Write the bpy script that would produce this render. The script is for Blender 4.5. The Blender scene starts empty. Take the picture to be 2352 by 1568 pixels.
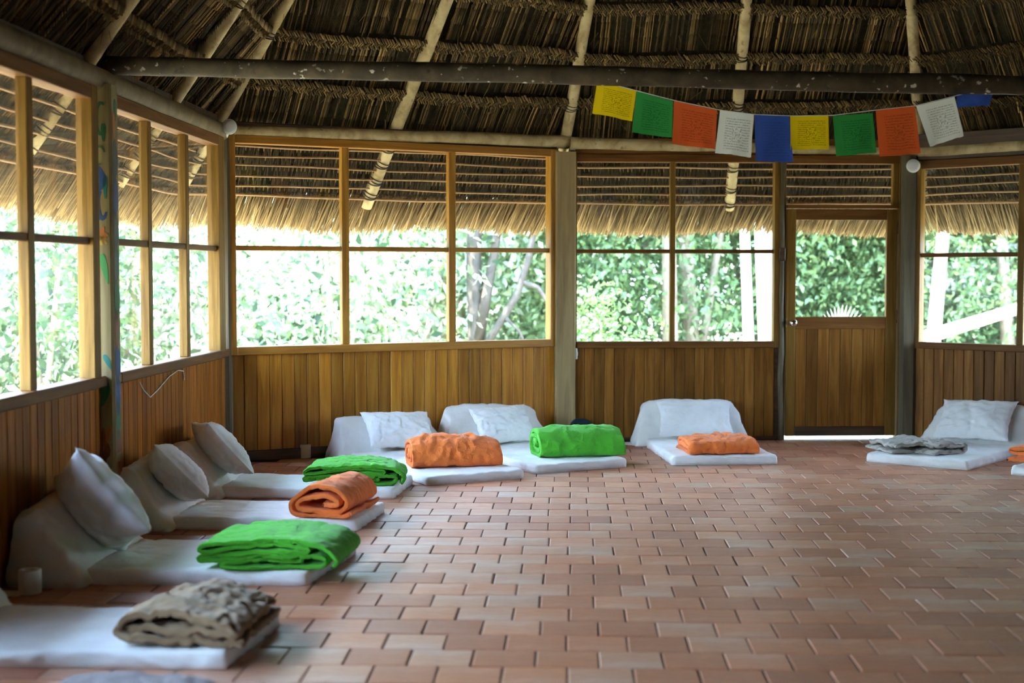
import bpy, math, random
import numpy as np
from mathutils import Vector, Matrix, noise as mnoise

random.seed(7); RNG = np.random.default_rng(11)
SC = bpy.context.scene
COL = SC.collection
R = math.radians
PI = math.pi

# ------------------------------------------------------------------ camera
cam_d = bpy.data.cameras.new('camera'); cam = bpy.data.objects.new('camera', cam_d); COL.objects.link(cam)
cam_d.sensor_width = 36.0; cam_d.lens = 50.0; cam_d.clip_end = 300
cam.location = (0, 0, 1.43); cam.rotation_euler = (PI / 2 - math.atan(158 / 3267.0), 0, 0)
cam_d.dof.use_dof = True; cam_d.dof.focus_distance = 9.6; cam_d.dof.aperture_fstop = 1.7
SC.camera = cam

# ------------------------------------------------------------------ sky, sun, exposure
W = bpy.data.worlds.new('sky'); SC.world = W; W.use_nodes = True
wn = W.node_tree; wn.nodes.clear()
wo = wn.nodes.new('ShaderNodeOutputWorld'); bg = wn.nodes.new('ShaderNodeBackground')
tc = wn.nodes.new('ShaderNodeTexCoord'); sx = wn.nodes.new('ShaderNodeSeparateXYZ'); cr = wn.nodes.new('ShaderNodeValToRGB')
cr.color_ramp.elements[0].position = 0.0; cr.color_ramp.elements[0].color = (0.60, 0.78, 1.0, 1)
cr.color_ramp.elements[1].position = 0.8; cr.color_ramp.elements[1].color = (0.36, 0.57, 0.95, 1)
wn.links.new(tc.outputs['Generated'], sx.inputs[0]); wn.links.new(sx.outputs['Z'], cr.inputs[0])
wn.links.new(cr.outputs[0], bg.inputs['Color']); wn.links.new(bg.outputs[0], wo.inputs[0])
bg.inputs['Strength'].default_value = 2.2
sun_d = bpy.data.lights.new('sun', 'SUN'); sun = bpy.data.objects.new('sun', sun_d); COL.objects.link(sun)
sun_d.energy = 4.0; sun_d.angle = R(1.0); sun_d.color = (1.0, 0.95, 0.86)
SUN_AZ, SUN_EL = R(210), R(66)          # azimuth of the sun seen from above (x axis = 0), elevation
sv = Vector((math.cos(SUN_EL) * math.cos(SUN_AZ), math.cos(SUN_EL) * math.sin(SUN_AZ), math.sin(SUN_EL)))
sun.rotation_euler = (-sv).to_track_quat('-Z', 'Y').to_euler()
vs = SC.view_settings
vs.view_transform = 'Standard'; vs.look = 'None'; vs.gamma = 1.0; vs.use_curve_mapping = False
vs.exposure = 4.5
SC.cycles.max_bounces = 10; SC.cycles.diffuse_bounces = 5; SC.cycles.transparent_max_bounces = 16
SC.cycles.use_denoising = True

# ------------------------------------------------------------------ helpers
def tag(o, label=None, cat=None, group=None, kind=None):
    if label: o['label'] = label
    if cat: o['category'] = cat
    if group: o['group'] = group
    if kind: o['kind'] = kind
    return o

def empty(name, loc=(0, 0, 0), rz=0.0, parent=None):
    o = bpy.data.objects.new(name, None); COL.objects.link(o)
    o.location = loc; o.rotation_euler = (0, 0, rz); o.empty_display_size = 0.1
    if parent: o.parent = parent
    return o

class MB:
    """collects vertices / faces (+ a per-vertex random value) for ONE mesh"""
    def __init__(s): s.v = []; s.f = []; s.r = []
    def add(s, verts, faces, rnd=0.5):
        b = len(s.v); s.v.extend([tuple(p) for p in verts]); s.f.extend([tuple(i + b for i in f) for f in faces])
        s.r.extend(rnd if hasattr(rnd, '__len__') else [rnd] * len(verts)); return s
    def box(s, x0, x1, y0, y1, z0, z1, bev=0.0, rnd=0.5):
        if bev <= 0:
            v = [(x0,y0,z0),(x1,y0,z0),(x1,y1,z0),(x0,y1,z0),(x0,y0,z1),(x1,y0,z1),(x1,y1,z1),(x0,y1,z1)]
            f = [(3,2,1,0),(4,5,6,7),(0,1,5,4),(1,2,6,5),(2,3,7,6),(3,0,4,7)]
            return s.add(v, f, rnd)
        b = min(bev, (x1-x0)*.45, (y1-y0)*.45, (z1-z0)*.45)
        xs, ys, zs = (x0, x0+b, x1-b, x1), (y0, y0+b, y1-b, y1), (z0, z0+b, z1-b, z1)
        v = []; idx = {}
        for sxn in (0, 1):
            for syn in (0, 1):
                for szn in (0, 1):
                    X, Y, Z = (xs[0], xs[1]) if not sxn else (xs[3], xs[2]), (ys[0], ys[1]) if not syn else (ys[3], ys[2]), (zs[0], zs[1]) if not szn else (zs[3], zs[2])
                    for k, p in enumerate(((X[0], Y[1], Z[1]), (X[1], Y[0], Z[1]), (X[1], Y[1], Z[0]))):
                        idx[(sxn, syn, szn, k)] = len(v); v.append(p)
        f = []
        g = lambda a, b2, c, k: idx[(a, b2, c, k)]
        for q in (0, 1):
            f.append((g(q,0,0,0), g(q,1,0,0), g(q,1,1,0), g(q,0,1,0)))
            f.append((g(0,q,0,1), g(1,q,0,1), g(1,q,1,1), g(0,q,1,1)))
            f.append((g(0,0,q,2), g(1,0,q,2), g(1,1,q,2), g(0,1,q,2)))
        for a in (0, 1):
            for b2 in (0, 1):
                f.append((g(a,b2,0,0), g(a,b2,1,0), g(a,b2,1,1), g(a,b2,0,1)))
                f.append((g(a,0,b2,0), g(a,1,b2,0), g(a,1,b2,2), g(a,0,b2,2)))
                f.append((g(0,a,b2,1), g(1,a,b2,1), g(1,a,b2,2), g(0,a,b2,2)))
                for c in (0, 1):
                    f.append((g(a,b2,c,0), g(a,b2,c,1), g(a,b2,c,2)))
        return s.add(v, f, rnd)
    def tube(s, pts, rad, n=10, rnd=0.5, cap=True, wob=0.0, seed=0.0):
        pts = [Vector(p) for p in pts]; m = len(pts)
        rad = rad if hasattr(rad, '__len__') else [rad] * m
        d0 = (pts[1] - pts[0]).normalized()
        up = Vector((0, 0, 1)) if abs(d0.z) < .9 else Vector((0, 1, 0))
        v = []; f = []
        for i, p in enumerate(pts):
            d = (pts[min(i+1, m-1)] - pts[max(i-1, 0)]).normalized()
            a = d.cross(up).normalized(); b = a.cross(d).normalized()
            for k in range(n):
                t = 2 * PI * k / n
                r = rad[i] * (1 + (wob * mnoise.noise(p * 3 + Vector((math.cos(t), math.sin(t), seed))) if wob else 0))
                v.append(p + (a * math.cos(t) + b * math.sin(t)) * r)
        for i in range(m - 1):
            for k in range(n):
                f.append((i*n+k, (i+1)*n+k, (i+1)*n+(k+1) % n, i*n+(k+1) % n))
        if cap: f.append(tuple(range(n))); f.append(tuple((m-1)*n + k for k in reversed(range(n))))
        return s.add(v, f, rnd)
    def lathe(s, prof, n=24, rnd=0.5, M=None):
        v = []; f = []; m = len(prof)
        for r, z in prof:
            for k in range(n):
                t = 2 * PI * k / n; p = Vector((r * math.cos(t), r * math.sin(t), z)); v.append(M @ p if M else p)
        for i in range(m - 1):
            for k in range(n): f.append((i*n+k, i*n+(k+1) % n, (i+1)*n+(k+1) % n, (i+1)*n+k))
        f.append(tuple(reversed(range(n)))); f.append(tuple((m-1)*n+k for k in range(n)))
        return s.add(v, f, rnd)
    def mesh(s, name, mat, smooth=False):
        me = bpy.data.meshes.new(name); me.from_pydata(s.v, [], s.f); me.materials.append(mat)
        a = me.attributes.new('rnd', 'FLOAT', 'POINT'); a.data.foreach_set('value', np.array(s.r, dtype=np.float32))
        if smooth: me.polygons.foreach_set('use_smooth', [True] * len(me.polygons))
        me.update(); return me
    def build(s, name, mat, parent=None, smooth=False, loc=None, rz=None):
        return obj(name, s.mesh(name, mat, smooth), parent, loc, rz)

def obj(name, me, parent=None, loc=None, rz=None, M=None):
    o = bpy.data.objects.new(name, me); COL.objects.link(o)
    if parent: o.parent = parent
    if loc is not None: o.location = loc
    if rz is not None: o.rotation_euler = (0, 0, rz)
    if M is not None: o.matrix_basis = M
    return o

def np_mesh(name, V, F, mat, rnd=None, smooth=False):
    """V (n,3), F (m,k) numpy -> mesh, all faces with k corners"""
    me = bpy.data.meshes.new(name); n, k = len(V), F.shape[1]; m = len(F)
    me.vertices.add(n); me.vertices.foreach_set('co', np.asarray(V, np.float32).ravel())
    me.loops.add(m * k); me.loops.foreach_set('vertex_index', np.asarray(F, np.int32).ravel())
    me.polygons.add(m); me.polygons.foreach_set('loop_start', np.arange(0, m * k, k, dtype=np.int32))
    me.polygons.foreach_set('loop_total', np.full(m, k, np.int32))
    if smooth: me.polygons.foreach_set('use_smooth', np.ones(m, bool))
    me.update(calc_edges=True)
    if rnd is not None:
        a = me.attributes.new('rnd', 'FLOAT', 'POINT'); a.data.foreach_set('value', np.asarray(rnd, np.float32))
    me.materials.append(mat); return me

def fbm(x, y, z, o=3):
    a = 0; k = 1; s = 0
    for _ in range(o):
        a += k * mnoise.noise((x, y, z)); s += k; k *= .5; x *= 2.03; y *= 2.03; z *= 2.03
    return a / s

def crease(x, y, z, w=5.0):
    """1 along thin lines, 0 elsewhere: the valleys of creased cloth"""
    return max(0.0, 1 - w * abs(mnoise.noise((x, y, z)))) ** 1.5

# ------------------------------------------------------------------ materials
class N:
    def __init__(s, name):
        s.m = bpy.data.materials.new(name); s.m.use_nodes = True; s.t = s.m.node_tree; s.t.nodes.clear()
        s.out = s.n('ShaderNodeOutputMaterial')
    def n(s, typ, **kw):
        x = s.t.nodes.new(typ)
        for k, v in kw.items(): setattr(x, k, v)
        return x
    def l(s, a, b): s.t.links.new(a, b)
    def coord(s, which='Object', scale=(1, 1, 1), rnd=0.0):
        c = s.n('ShaderNodeTexCoord'); mp = s.n('ShaderNodeMapping'); mp.inputs['Scale'].default_value = scale
        src = c.outputs[which]
        if rnd:
            oi = s.n('ShaderNodeObjectInfo'); mu = s.n('ShaderNodeMath', operation='MULTIPLY'); mu.inputs[1].default_value = rnd
            s.l(oi.outputs['Random'], mu.inputs[0]); ad = s.n('ShaderNodeVectorMath', operation='ADD')
            s.l(src, ad.inputs[0]); s.l(mu.outputs[0], ad.inputs[1]); src = ad.outputs[0]
        s.l(src, mp.inputs[0]); return mp.outputs[0]
    def noise(s, vec, scale=5, detail=4, rough=.55, dist=0):
        x = s.n('ShaderNodeTexNoise'); x.inputs['Scale'].default_value = scale; x.inputs['Detail'].default_value = detail
        x.inputs['Roughness'].default_value = rough; x.inputs['Distortion'].default_value = dist
        if vec is not None: s.l(vec, x.inputs['Vector'])
        return x.outputs['Fac']
    def ramp(s, fac, stops):
        x = s.n('ShaderNodeValToRGB'); e = x.color_ramp.elements
        while len(e) < len(stops): e.new(.5)
        for i, (p, c) in enumerate(stops):
            e[i].position = p; e[i].color = (*c, 1) if len(c) == 3 else c
        s.l(fac, x.inputs[0]); return x.outputs[0]
    def mix(s, fac, a, b, mode='MIX'):
        x = s.n('ShaderNodeMix', data_type='RGBA', blend_type=mode)
        for sock, v in ((x.inputs[0], fac), (x.inputs[6], a), (x.inputs[7], b)):
            if isinstance(v, (int, float)): sock.default_value = v
            elif isinstance(v, tuple): sock.default_value = (*v, 1)
            else: s.l(v, sock)
        return x.outputs[2]
    def math(s, op, a, b=None, clamp=False):
        x = s.n('ShaderNodeMath', operation=op); x.use_clamp = clamp
        for i, v in ((0, a), (1, b)):
            if v is None: continue
            if isinstance(v, (int, float)): x.inputs[i].default_value = v
            else: s.l(v, x.inputs[i])
        return x.outputs[0]
    def attr(s, name='rnd'):
        x = s.n('ShaderNodeAttribute'); x.attribute_name = name; return x.outputs['Fac']
    def orand(s): return s.n('ShaderNodeObjectInfo').outputs['Random']
    def bump(s, h, strength=.3, dist=.01):
        x = s.n('ShaderNodeBump'); x.inputs['Strength'].default_value = strength; x.inputs['Distance'].default_value = dist
        s.l(h, x.inputs['Height']); return x.outputs[0]
    def pbr(s, col, rough=.6, normal=None, spec=.5, sheen=0, coat=0, metal=0):
        b = s.n('ShaderNodeBsdfPrincipled')
        for sock, v in ((b.inputs['Base Color'], col), (b.inputs['Roughness'], rough)):
            if isinstance(v, tuple): sock.default_value = (*v, 1)
            elif isinstance(v, (int, float)): sock.default_value = v
            else: s.l(v, sock)
        b.inputs['Specular IOR Level'].default_value = spec; b.inputs['Sheen Weight'].default_value = sheen
        b.inputs['Coat Weight'].default_value = coat; b.inputs['Metallic'].default_value = metal
        if normal is not None: s.l(normal, b.inputs['Normal'])
        s.l(b.outputs[0], s.out.inputs[0]); s.b = b; return s.m

def wood(name, dark, mid, light, axis='z', rough=.42, freq=1.0, var=.35, spec=.5):
    n = N(name); sc = {'z': (14, 14, .9), 'x': (.9, 14, 14), 'y': (14, .9, 14)}[axis]
    sc = tuple(k * freq for k in sc)
    v = n.coord('Object', sc, 37.0); g = n.noise(v, 1.6, 6, .6, .8)
    c = n.ramp(g, [(.28, dark), (.5, mid), (.72, light)])
    v2 = n.coord('Object', tuple(k * 4 for k in sc), 11.0); g2 = n.noise(v2, 2.2, 3)
    c = n.mix(n.ramp(g2, [(.35, (0, 0, 0)), (.6, (.35, .35, .35))]), c, dark, 'MIX') if False else c
    rv = n.ramp(n.orand(), [(0, (1 - var,) * 3), (1, (1 + var * .5,) * 3)])
    c = n.mix(1.0, c, rv, 'MULTIPLY')
    return n.pbr(c, rough, n.bump(g2, .15, .002), spec)

M = {}
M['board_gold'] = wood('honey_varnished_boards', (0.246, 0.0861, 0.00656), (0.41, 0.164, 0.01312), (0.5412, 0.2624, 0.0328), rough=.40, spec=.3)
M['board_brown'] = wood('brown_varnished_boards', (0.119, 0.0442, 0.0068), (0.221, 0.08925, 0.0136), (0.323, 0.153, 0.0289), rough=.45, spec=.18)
M['board_left'] = wood('red_brown_boards', (0.1744, 0.05569, 0.00675), (0.3371, 0.1114, 0.01215), (0.4883, 0.1924, 0.02565), rough=.42, spec=.10)
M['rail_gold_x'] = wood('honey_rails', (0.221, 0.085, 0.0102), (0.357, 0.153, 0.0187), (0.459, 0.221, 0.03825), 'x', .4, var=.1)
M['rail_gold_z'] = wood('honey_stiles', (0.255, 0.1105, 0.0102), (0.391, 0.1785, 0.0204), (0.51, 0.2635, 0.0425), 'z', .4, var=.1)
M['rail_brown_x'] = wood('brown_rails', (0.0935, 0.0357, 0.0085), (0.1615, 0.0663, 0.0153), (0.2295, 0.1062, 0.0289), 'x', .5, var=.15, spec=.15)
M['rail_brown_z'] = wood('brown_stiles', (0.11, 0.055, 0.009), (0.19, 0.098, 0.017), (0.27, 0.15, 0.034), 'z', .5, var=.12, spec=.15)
M['dark_wood'] = wood('dark_trim', (.035, .018, .008), (.07, .035, .014), (.11, .055, .022), 'x', .5)
M['post_grey'] = wood('weathered_grey_timber', (0.195, 0.135, 0.055), (0.315, 0.2228, 0.0968), (0.435, 0.3172, 0.1485), 'z', .75, .6, .1)
M['post_dark'] = wood('dark_weathered_timber', (.055, .042, .022), (.10, .078, .040), (.16, .125, .066), 'z', .75, .7, .1)
M['post_paint'] = wood('bare_cream_timber', (.18, .14, .065), (.28, .23, .115), (.36, .31, .17), 'z', .75, .5, .1, spec=.2)

def pole_mat(name, a, b, c, spots=None):
    n = N(name); v = n.coord('Object', (1, 1, 1)); g = n.noise(v, 6, 6, .65, .6); g2 = n.noise(v, 40, 3)
    col = n.ramp(g, [(.3, a), (.52, b), (.72, c)])
    k = n.noise(n.coord('Object', (1, 1, 1)), 13, 2); col = n.mix(n.ramp(k, [(.66, (0, 0, 0)), (.74, (1, 1, 1))]), col, a)
    if spots:
        s = n.noise(v, 26, 2, .5); s2 = n.noise(v, 2.5, 2)
        m1 = n.math('MULTIPLY', n.ramp(s, [(.66, (0, 0, 0)), (.70, (1, 1, 1))]), n.ramp(s2, [(.42, (0, 0, 0)), (.56, (1, 1, 1))]))
        col = n.mix(m1, col, spots)
    return n.pbr(col, .7, n.bump(g2, .25, .004), .35)
M['pole'] = pole_mat('peeled_pole', (0.275, 0.1875, 0.075), (0.5, 0.3875, 0.1875), (0.65, 0.5375, 0.3))
M['plate_left'] = pole_mat('pale_grey_log', (0.092, 0.063, 0.02432), (0.1518, 0.1092, 0.04736), (0.2024, 0.1512, 0.0704))
M['beam'] = pole_mat('bark_brown_beam', (0.03, 0.0216, 0.0108), (0.0624, 0.0456, 0.024), (0.108, 0.0792, 0.0432), (0.6, 0.552, 0.432))
M['lash'] = N('dark_vine_lashing').pbr((.045, .028, .016), .8)

def attr_mat(name, stops, rough=.8, noise_amt=.3, trans=0.0):
    n = N(name); c = n.ramp(n.attr(), stops); g = n.noise(n.coord('Object'), 30, 3)
    c = n.mix(noise_amt, c, n.ramp(g, [(.3, (.35, .35, .35)), (.7, (1.2, 1.2, 1.2))]), 'MULTIPLY')
    n.pbr(c, rough, None, .25); return n.m
M['thatch'] = attr_mat('palm_thatch', [(0, (0.0276, 0.0184, 0.0069)), (.4, (0.092, 0.0598, 0.0207)), (.72, (0.253, 0.1518, 0.0483)), (1, (0.69, 0.414, 0.138))])
M['thatch_back'] = attr_mat('dark_palm_leaf', [(0, (0.0352, 0.0272, 0.0128)), (1, (0.056, 0.0432, 0.0192))], .9, .8)
M['braid'] = attr_mat('braided_palm', [(0, (0.05, 0.034, 0.012)), (.6, (0.13, 0.084, 0.028)), (1, (0.28, 0.18, 0.06))])
M['straw'] = attr_mat('straw_fringe', [(0, (0.07425, 0.0481, 0.01989)), (.4, (0.231, 0.1539, 0.0663)), (1, (0.5445, 0.3848, 0.1812))], .8, .15)
M['batten'] = attr_mat('split_palm_batten', [(0, (0.3105, 0.1755, 0.081)), (1, (0.486, 0.297, 0.1485))], .7, .3)

def leaf_mat(name, stops, trans=.35, rough=.45):
    n = N(name); c = n.ramp(n.attr(), stops)
    d = n.n('ShaderNodeBsdfPrincipled'); d.inputs['Roughness'].default_value = rough; d.inputs['Specular IOR Level'].default_value = .35
    t = n.n('ShaderNodeBsdfTranslucent'); mx = n.n('ShaderNodeMixShader'); mx.inputs[0].default_value = trans
    n.l(c, d.inputs['Base Color']); n.l(n.mix(.4, c, (.34, .55, .18), 'MIX'), t.inputs['Color'])
    n.l(d.outputs[0], mx.inputs[1]); n.l(t.outputs[0], mx.inputs[2]); n.l(mx.outputs[0], n.out.inputs[0]); return n.m
M['leaf_sun_mix'] = leaf_mat('sun_and_shade_leaves', [(0, (.006, .018, .007)), (.24, (.016, .045, .020)), (.36, (.20, .27, .16)), (1, (.50, .53, .45))])  # leaf colours carry the light: shaded ones dark, sunlit ones near white
M['leaf_left'] = leaf_mat('sun_and_shade_left_leaves', [(0, (.004, .013, .005)), (.48, (.011, .033, .014)), (.64, (.05, .10, .04)), (.82, (.40, .44, .36))])  # mostly shade-dark leaf colours, the top end painted sun-white
M['leaf_mid'] = leaf_mat('mid_green_leaves', [(0, (0.033, 0.088, 0.024)), (.6, (0.088, 0.176, 0.056)), (1, (0.187, 0.319, 0.096))], .25)
M['leaf_hazed'] = leaf_mat('hazed_green_leaves', [(0, (0.05175, 0.09923, 0.03564)), (.6, (0.1035, 0.1748, 0.06237)), (1, (0.207, 0.293, 0.101))], .2)  # colour lightened to imitate haze over the forest
M['bark_pale'] = pole_mat('pale_bark', (.40, .34, .27), (.58, .52, .44), (.70, .65, .57))
M['bark_mid'] = pole_mat('grey_brown_bark', (.16, .12, .08), (.26, .21, .15), (.34, .29, .22))

M['bark_shaded'] = pole_mat('shade_dark_bark', (.028, .022, .016), (.055, .045, .034), (.085, .072, .055))  # bark colour darkened to stand in for shade on the trunk
n = N('terracotta_tile'); r_ = n.attr(); wc = n.coord('Object', (1, 1, 1))
c = n.ramp(r_, [(0, (.38, .125, .058)), (.35, (.53, .195, .085)), (.7, (.62, .25, .12)), (1, (.52, .28, .17))])
g = n.noise(wc, 1.7, 5, .6); g1 = n.noise(n.coord('Object', (6, 22, 6)), 1.5, 4)
c = n.mix(n.ramp(g1, [(.35, (0, 0, 0)), (.75, (.5, .5, .5))]), c, (.30, .15, .10))
pal = n.math('MULTIPLY', n.ramp(g, [(.48, (0, 0, 0)), (.66, (.62, .62, .62))]), n.ramp(r_, [(.3, (.15, .15, .15)), (1, (1, 1, 1))]))
c = n.mix(pal, c, (.56, .42, .34))
rg = n.ramp(g1, [(.3, (.40, .40, .40)), (.7, (.58, .58, .58))])
M['tile'] = n.pbr(c, rg, n.bump(n.noise(wc, 60, 3), .10, .002), .85)
M['mortar'] = N('dark_grout').pbr((.10, .065, .05), .9)

def cloth(name, col, rough=.9, sheen=.15, bump=.35, scale=18, trans=0):
    n = N(name); v = n.coord('Object'); g = n.noise(v, scale, 5, .6, 1.2)
    c = n.mix(1.0, col, n.ramp(n.noise(v, 5, 3), [(.3, (.9, .9, .9)), (.7, (1.06, 1.06, 1.06))]), 'MULTIPLY')
    return n.pbr(c, rough, n.bump(g, bump * 1.4, .012), .2, sheen)
M['sheet'] = cloth('white_cotton_sheet', (.80, .80, .77), bump=.22, scale=9)
M['pillow'] = cloth('white_pillow_cotton', (.80, .81, .80), bump=.3, scale=10)
M['q_green'] = cloth('green_quilt', (0.085, 0.476, 0.02975), bump=.5, scale=26)
M['q_orange'] = cloth('orange_quilt', (.90, .215, .042), bump=.5, scale=26)
M['q_brown'] = cloth('taupe_quilt', (.30, .205, .115), bump=.5, scale=22)
M['q_grey'] = cloth('grey_quilt', (.42, .39, .33), bump=.5, scale=24)
M['q_mauve'] = cloth('mauve_grey_blanket', (.25, .205, .20), bump=.6, scale=40)
M['bag'] = cloth('dark_teal_nylon', (.012, .026, .034), .5, 0, .3)
M['paper'] = N('white_tissue_paper').pbr((.82, .82, .80), .9)
M['ceramic'] = N('off_white_tissue').pbr((.62, .58, .50), .8)
M['card'] = N('brown_cardboard').pbr((.20, .13, .07), .9)
M['plastic'] = N('white_plastic').pbr((.78, .78, .74), .4)
M['lens'] = N('frosted_lamp_glass').pbr((.72, .72, .70), .35)
M['chrome'] = N('polished_steel').pbr((.75, .73, .68), .18, metal=1)
M['soil'] = N('dry_ground'); 
nn = M['soil']; M['soil'] = nn.pbr(nn.ramp(nn.noise(nn.coord('Object'), 1.2, 5), [(.3, (.16, .15, .08)), (.7, (.34, .30, .20))]), .95)
M['thread'] = N('white_thread').pbr((.75, .75, .72), .8)

def glass_mat(name, haze):
    n = N(name); fr = n.n('ShaderNodeFresnel'); ge = n.n('ShaderNodeNewGeometry')
    n.l(n.math('SUBTRACT', 1.45, n.math('MULTIPLY', ge.outputs['Backfacing'], 1.45 - 1 / 1.45)), fr.inputs[0])   # a thin pane: no total reflection inside
    tr = n.n('ShaderNodeBsdfTransparent'); tr.inputs[0].default_value = (.985, .99, .985, 1)
    gl = n.n('ShaderNodeBsdfGlossy'); gl.inputs['Roughness'].default_value = .02
    m1 = n.n('ShaderNodeMixShader'); n.l(fr.outputs[0], m1.inputs[0]); n.l(tr.outputs[0], m1.inputs[1]); n.l(gl.outputs[0], m1.inputs[2])
    df = n.n('ShaderNodeBsdfTranslucent'); df.inputs[0].default_value = (.8, .8, .76, 1)
    m2 = n.n('ShaderNodeMixShader'); m2.inputs[0].default_value = haze  # translucent white share imitates the haze seen in the panes
    n.l(m1.outputs[0], m2.inputs[1]); n.l(df.outputs[0], m2.inputs[2]); n.l(m2.outputs[0], n.out.inputs[0]); return n.m
M['glass'] = glass_mat('window_glass', .003)
M['glass_hazed'] = glass_mat('hazed_window_glass', .012)  # stronger imitated haze, for upper panes of the left wall

# ------------------------------------------------------------------ the plan of the room (inner faces of the walls)
C1, C2, C3 = Vector((-2.1606, 10.671)), Vector((.4402, 12.031)), Vector((3.4068, 12.1893))
A_LEFT = R(87.55); dl = Vector((math.cos(A_LEFT), math.sin(A_LEFT)))
C0 = C1 - dl * 2.7925                                   # the painted post
A_B1 = math.atan2(C2.y - C1.y, C2.x - C1.x); A_B2 = math.atan2(C3.y - C2.y, C3.x - C2.x); A_R1 = R(-42)
C4 = C3 + 2.9 * Vector((math.cos(A_R1), math.sin(A_R1)))
A_R2 = A_LEFT - PI                                      # right wall runs back, parallel to the left wall
F_L = C0 - dl * 10.4                                    # front (behind the camera) left corner
nl = Vector((dl.y, -dl.x))                              # points into the room from the left wall
F_R = F_L + nl * ((C4 - F_L).dot(nl))
L_B1, L_B2 = (C2 - C1).length, (C3 - C2).length
POLY = [F_L, C1, C2, C3, C4, F_R]                       # clockwise
SIDES = []
for i in range(6):
    a, b = POLY[i], POLY[(i + 1) % 6]; t = (b - a).normalized(); SIDES.append((a, t, Vector((t.y, -t.x)), (b - a).length))
def r_all(x, y): return [(x - a.x) * n_.x + (y - a.y) * n_.y for a, t, n_, l in SIDES]

# ------------------------------------------------------------------ floor: mortar bed + clay tiles
floor = MB()
_ctr = sum(POLY, Vector((0, 0))) / 6; FP = [p + (p - _ctr).normalized() * .09 for p in POLY]
floor.add([(p.x, p.y, -.05) for p in FP] + [(p.x, p.y, -.006) for p in FP],
          [tuple(range(6)), tuple(reversed(range(6, 12)))] + [(i, i + 6, (i + 1) % 6 + 6, (i + 1) % 6) for i in range(6)])
FL = floor.build('floor', M['mortar']); tag(FL, kind='structure')
TU, TV, TA = .2346, .2298, A_LEFT - PI / 2
eu, ev = Vector((math.cos(TA), math.sin(TA))), Vector((-math.sin(TA), math.cos(TA)))
T0 = Vector((-.12, 5.111))
def tile_data(w, d, sd):
    """one tile, top at 0, rounded and a little uneven edge"""
    rg = random.Random(sd); m = MB(); b = .005; h = .012
    j = lambda: rg.uniform(-.0016, .0016)
    o = [(-w/2 + j(), -d/2 + j()), (w/2 + j(), -d/2 + j()), (w/2 + j(), d/2 + j()), (-w/2 + j(), d/2 + j())]
    ins = [(x - math.copysign(b, x), y - math.copysign(b, y)) for x, y in o]
    mid = [(x - math.copysign(b * .3, x), y - math.copysign(b * .3, y)) for x, y in o]
    dz = [rg.uniform(-.0009, .0009) for _ in range(4)]
    v = [(x, y, -h) for x, y in o] + [(x, y, -.0045 + z) for (x, y), z in zip(o, dz)] + [(x, y, -.0012 + z) for (x, y), z in zip(mid, dz)] + [(x, y, z) for (x, y), z in zip(ins, dz)]
    f = [(k*4+i, k*4+(i+1) % 4, (k+1)*4+(i+1) % 4, (k+1)*4+i) for k in range(3) for i in range(4)] + [(12, 13, 14, 15)]
    return v, f
spots = []
for row in range(-40, 36):
    off = (row % 2) * .5 + random.uniform(-.05, .05) + .37
    for col in range(-45, 45):
        p = T0 + ev * (TV * (row + .5)) + eu * (TU * (col + off))
        rr = r_all(p.x, p.y)
        if min(rr) < .06: continue
        seen = p.y > 3.5 and abs(p.x / p.y) < .385 and not (p.y < 6.4 and p.x < -1.5)
        spots.append((p, seen, row))
vis = sorted([s for s in spots if s[1] and s[0].y > 4.9], key=lambda s: s[0].length)
near = set(id(s[0]) for s in vis[:298])
tile_meshes = []
for k in range(28):
    m = MB(); v, f = tile_data(TU - .006, TV - .006, k); m.add(v, f, random.random()); tile_meshes.append(m.mesh('tile', M['tile'], False))
field = MB(); fv = []; ff = []; fr_ = []
tmpl = [tile_data(TU - .006, TV - .006, 100 + k) for k in range(12)]
ct, st = math.cos(TA), math.sin(TA)
for p, seen, row in spots:
    zt = random.uniform(-.0012, .0012)
    if id(p) in near:
        o = obj('tile', random.choice(tile_meshes), FL, (p.x, p.y, zt), TA + random.choice((0, PI)) + random.uniform(-.004, .004))
        o.rotation_euler.x = random.uniform(-.003, .003); o.rotation_euler.y = random.uniform(-.003, .003)
    else:
        v, f = random.choice(tmpl); field.add([(p.x + x*ct - y*st, p.y + x*st + y*ct, z + zt) for x, y, z in v], f, random.random())
tag(field.build('tile_field', M['tile'], FL), kind='stuff')

# ------------------------------------------------------------------ walls of upright boards, windows, door
def frame_root(name, a, ang, kind='structure'):
    o = empty(name, (a.x, a.y, 0), ang); tag(o, kind=kind); return o

def board_mesh(w, z0, z1, mat, th=.016):
    m = MB(); b = .005; g = .0013; x0, x1 = -w/2 + g, w/2 - g; y0 = -th
    v = []
    for z in (z0, z1):
        v += [(x0, 0, z), (x1, 0, z), (x1, y0 + b, z), (x1 - b, y0, z), (x0 + b, y0, z), (x0, y0 + b, z)]
    f = [(5, 4, 3, 2, 1, 0), (6, 7, 8, 9, 10, 11)] + [(i, (i+1) % 6, (i+1) % 6 + 6, i + 6) for i in range(6)]
    m.add(v, f); return m.mesh('board', mat)

def boards(root, s0, s1, n, z0, z1, mat):
    w = (s1 - s0) / n; me = board_mesh(w, z0, z1, mat)
    for k in range(n):
        o = obj('board', me, root, (s0 + w * (k + .5), random.uniform(-.0015, .0015), 0))

def backing(root, s0, s1, z0, z1, mat=None, name='sheathing'):
    return MB().box(s0, s1, .002, .05, z0 if z0 else -.03, z1).build(name, mat or M['dark_wood'], root)

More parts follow.
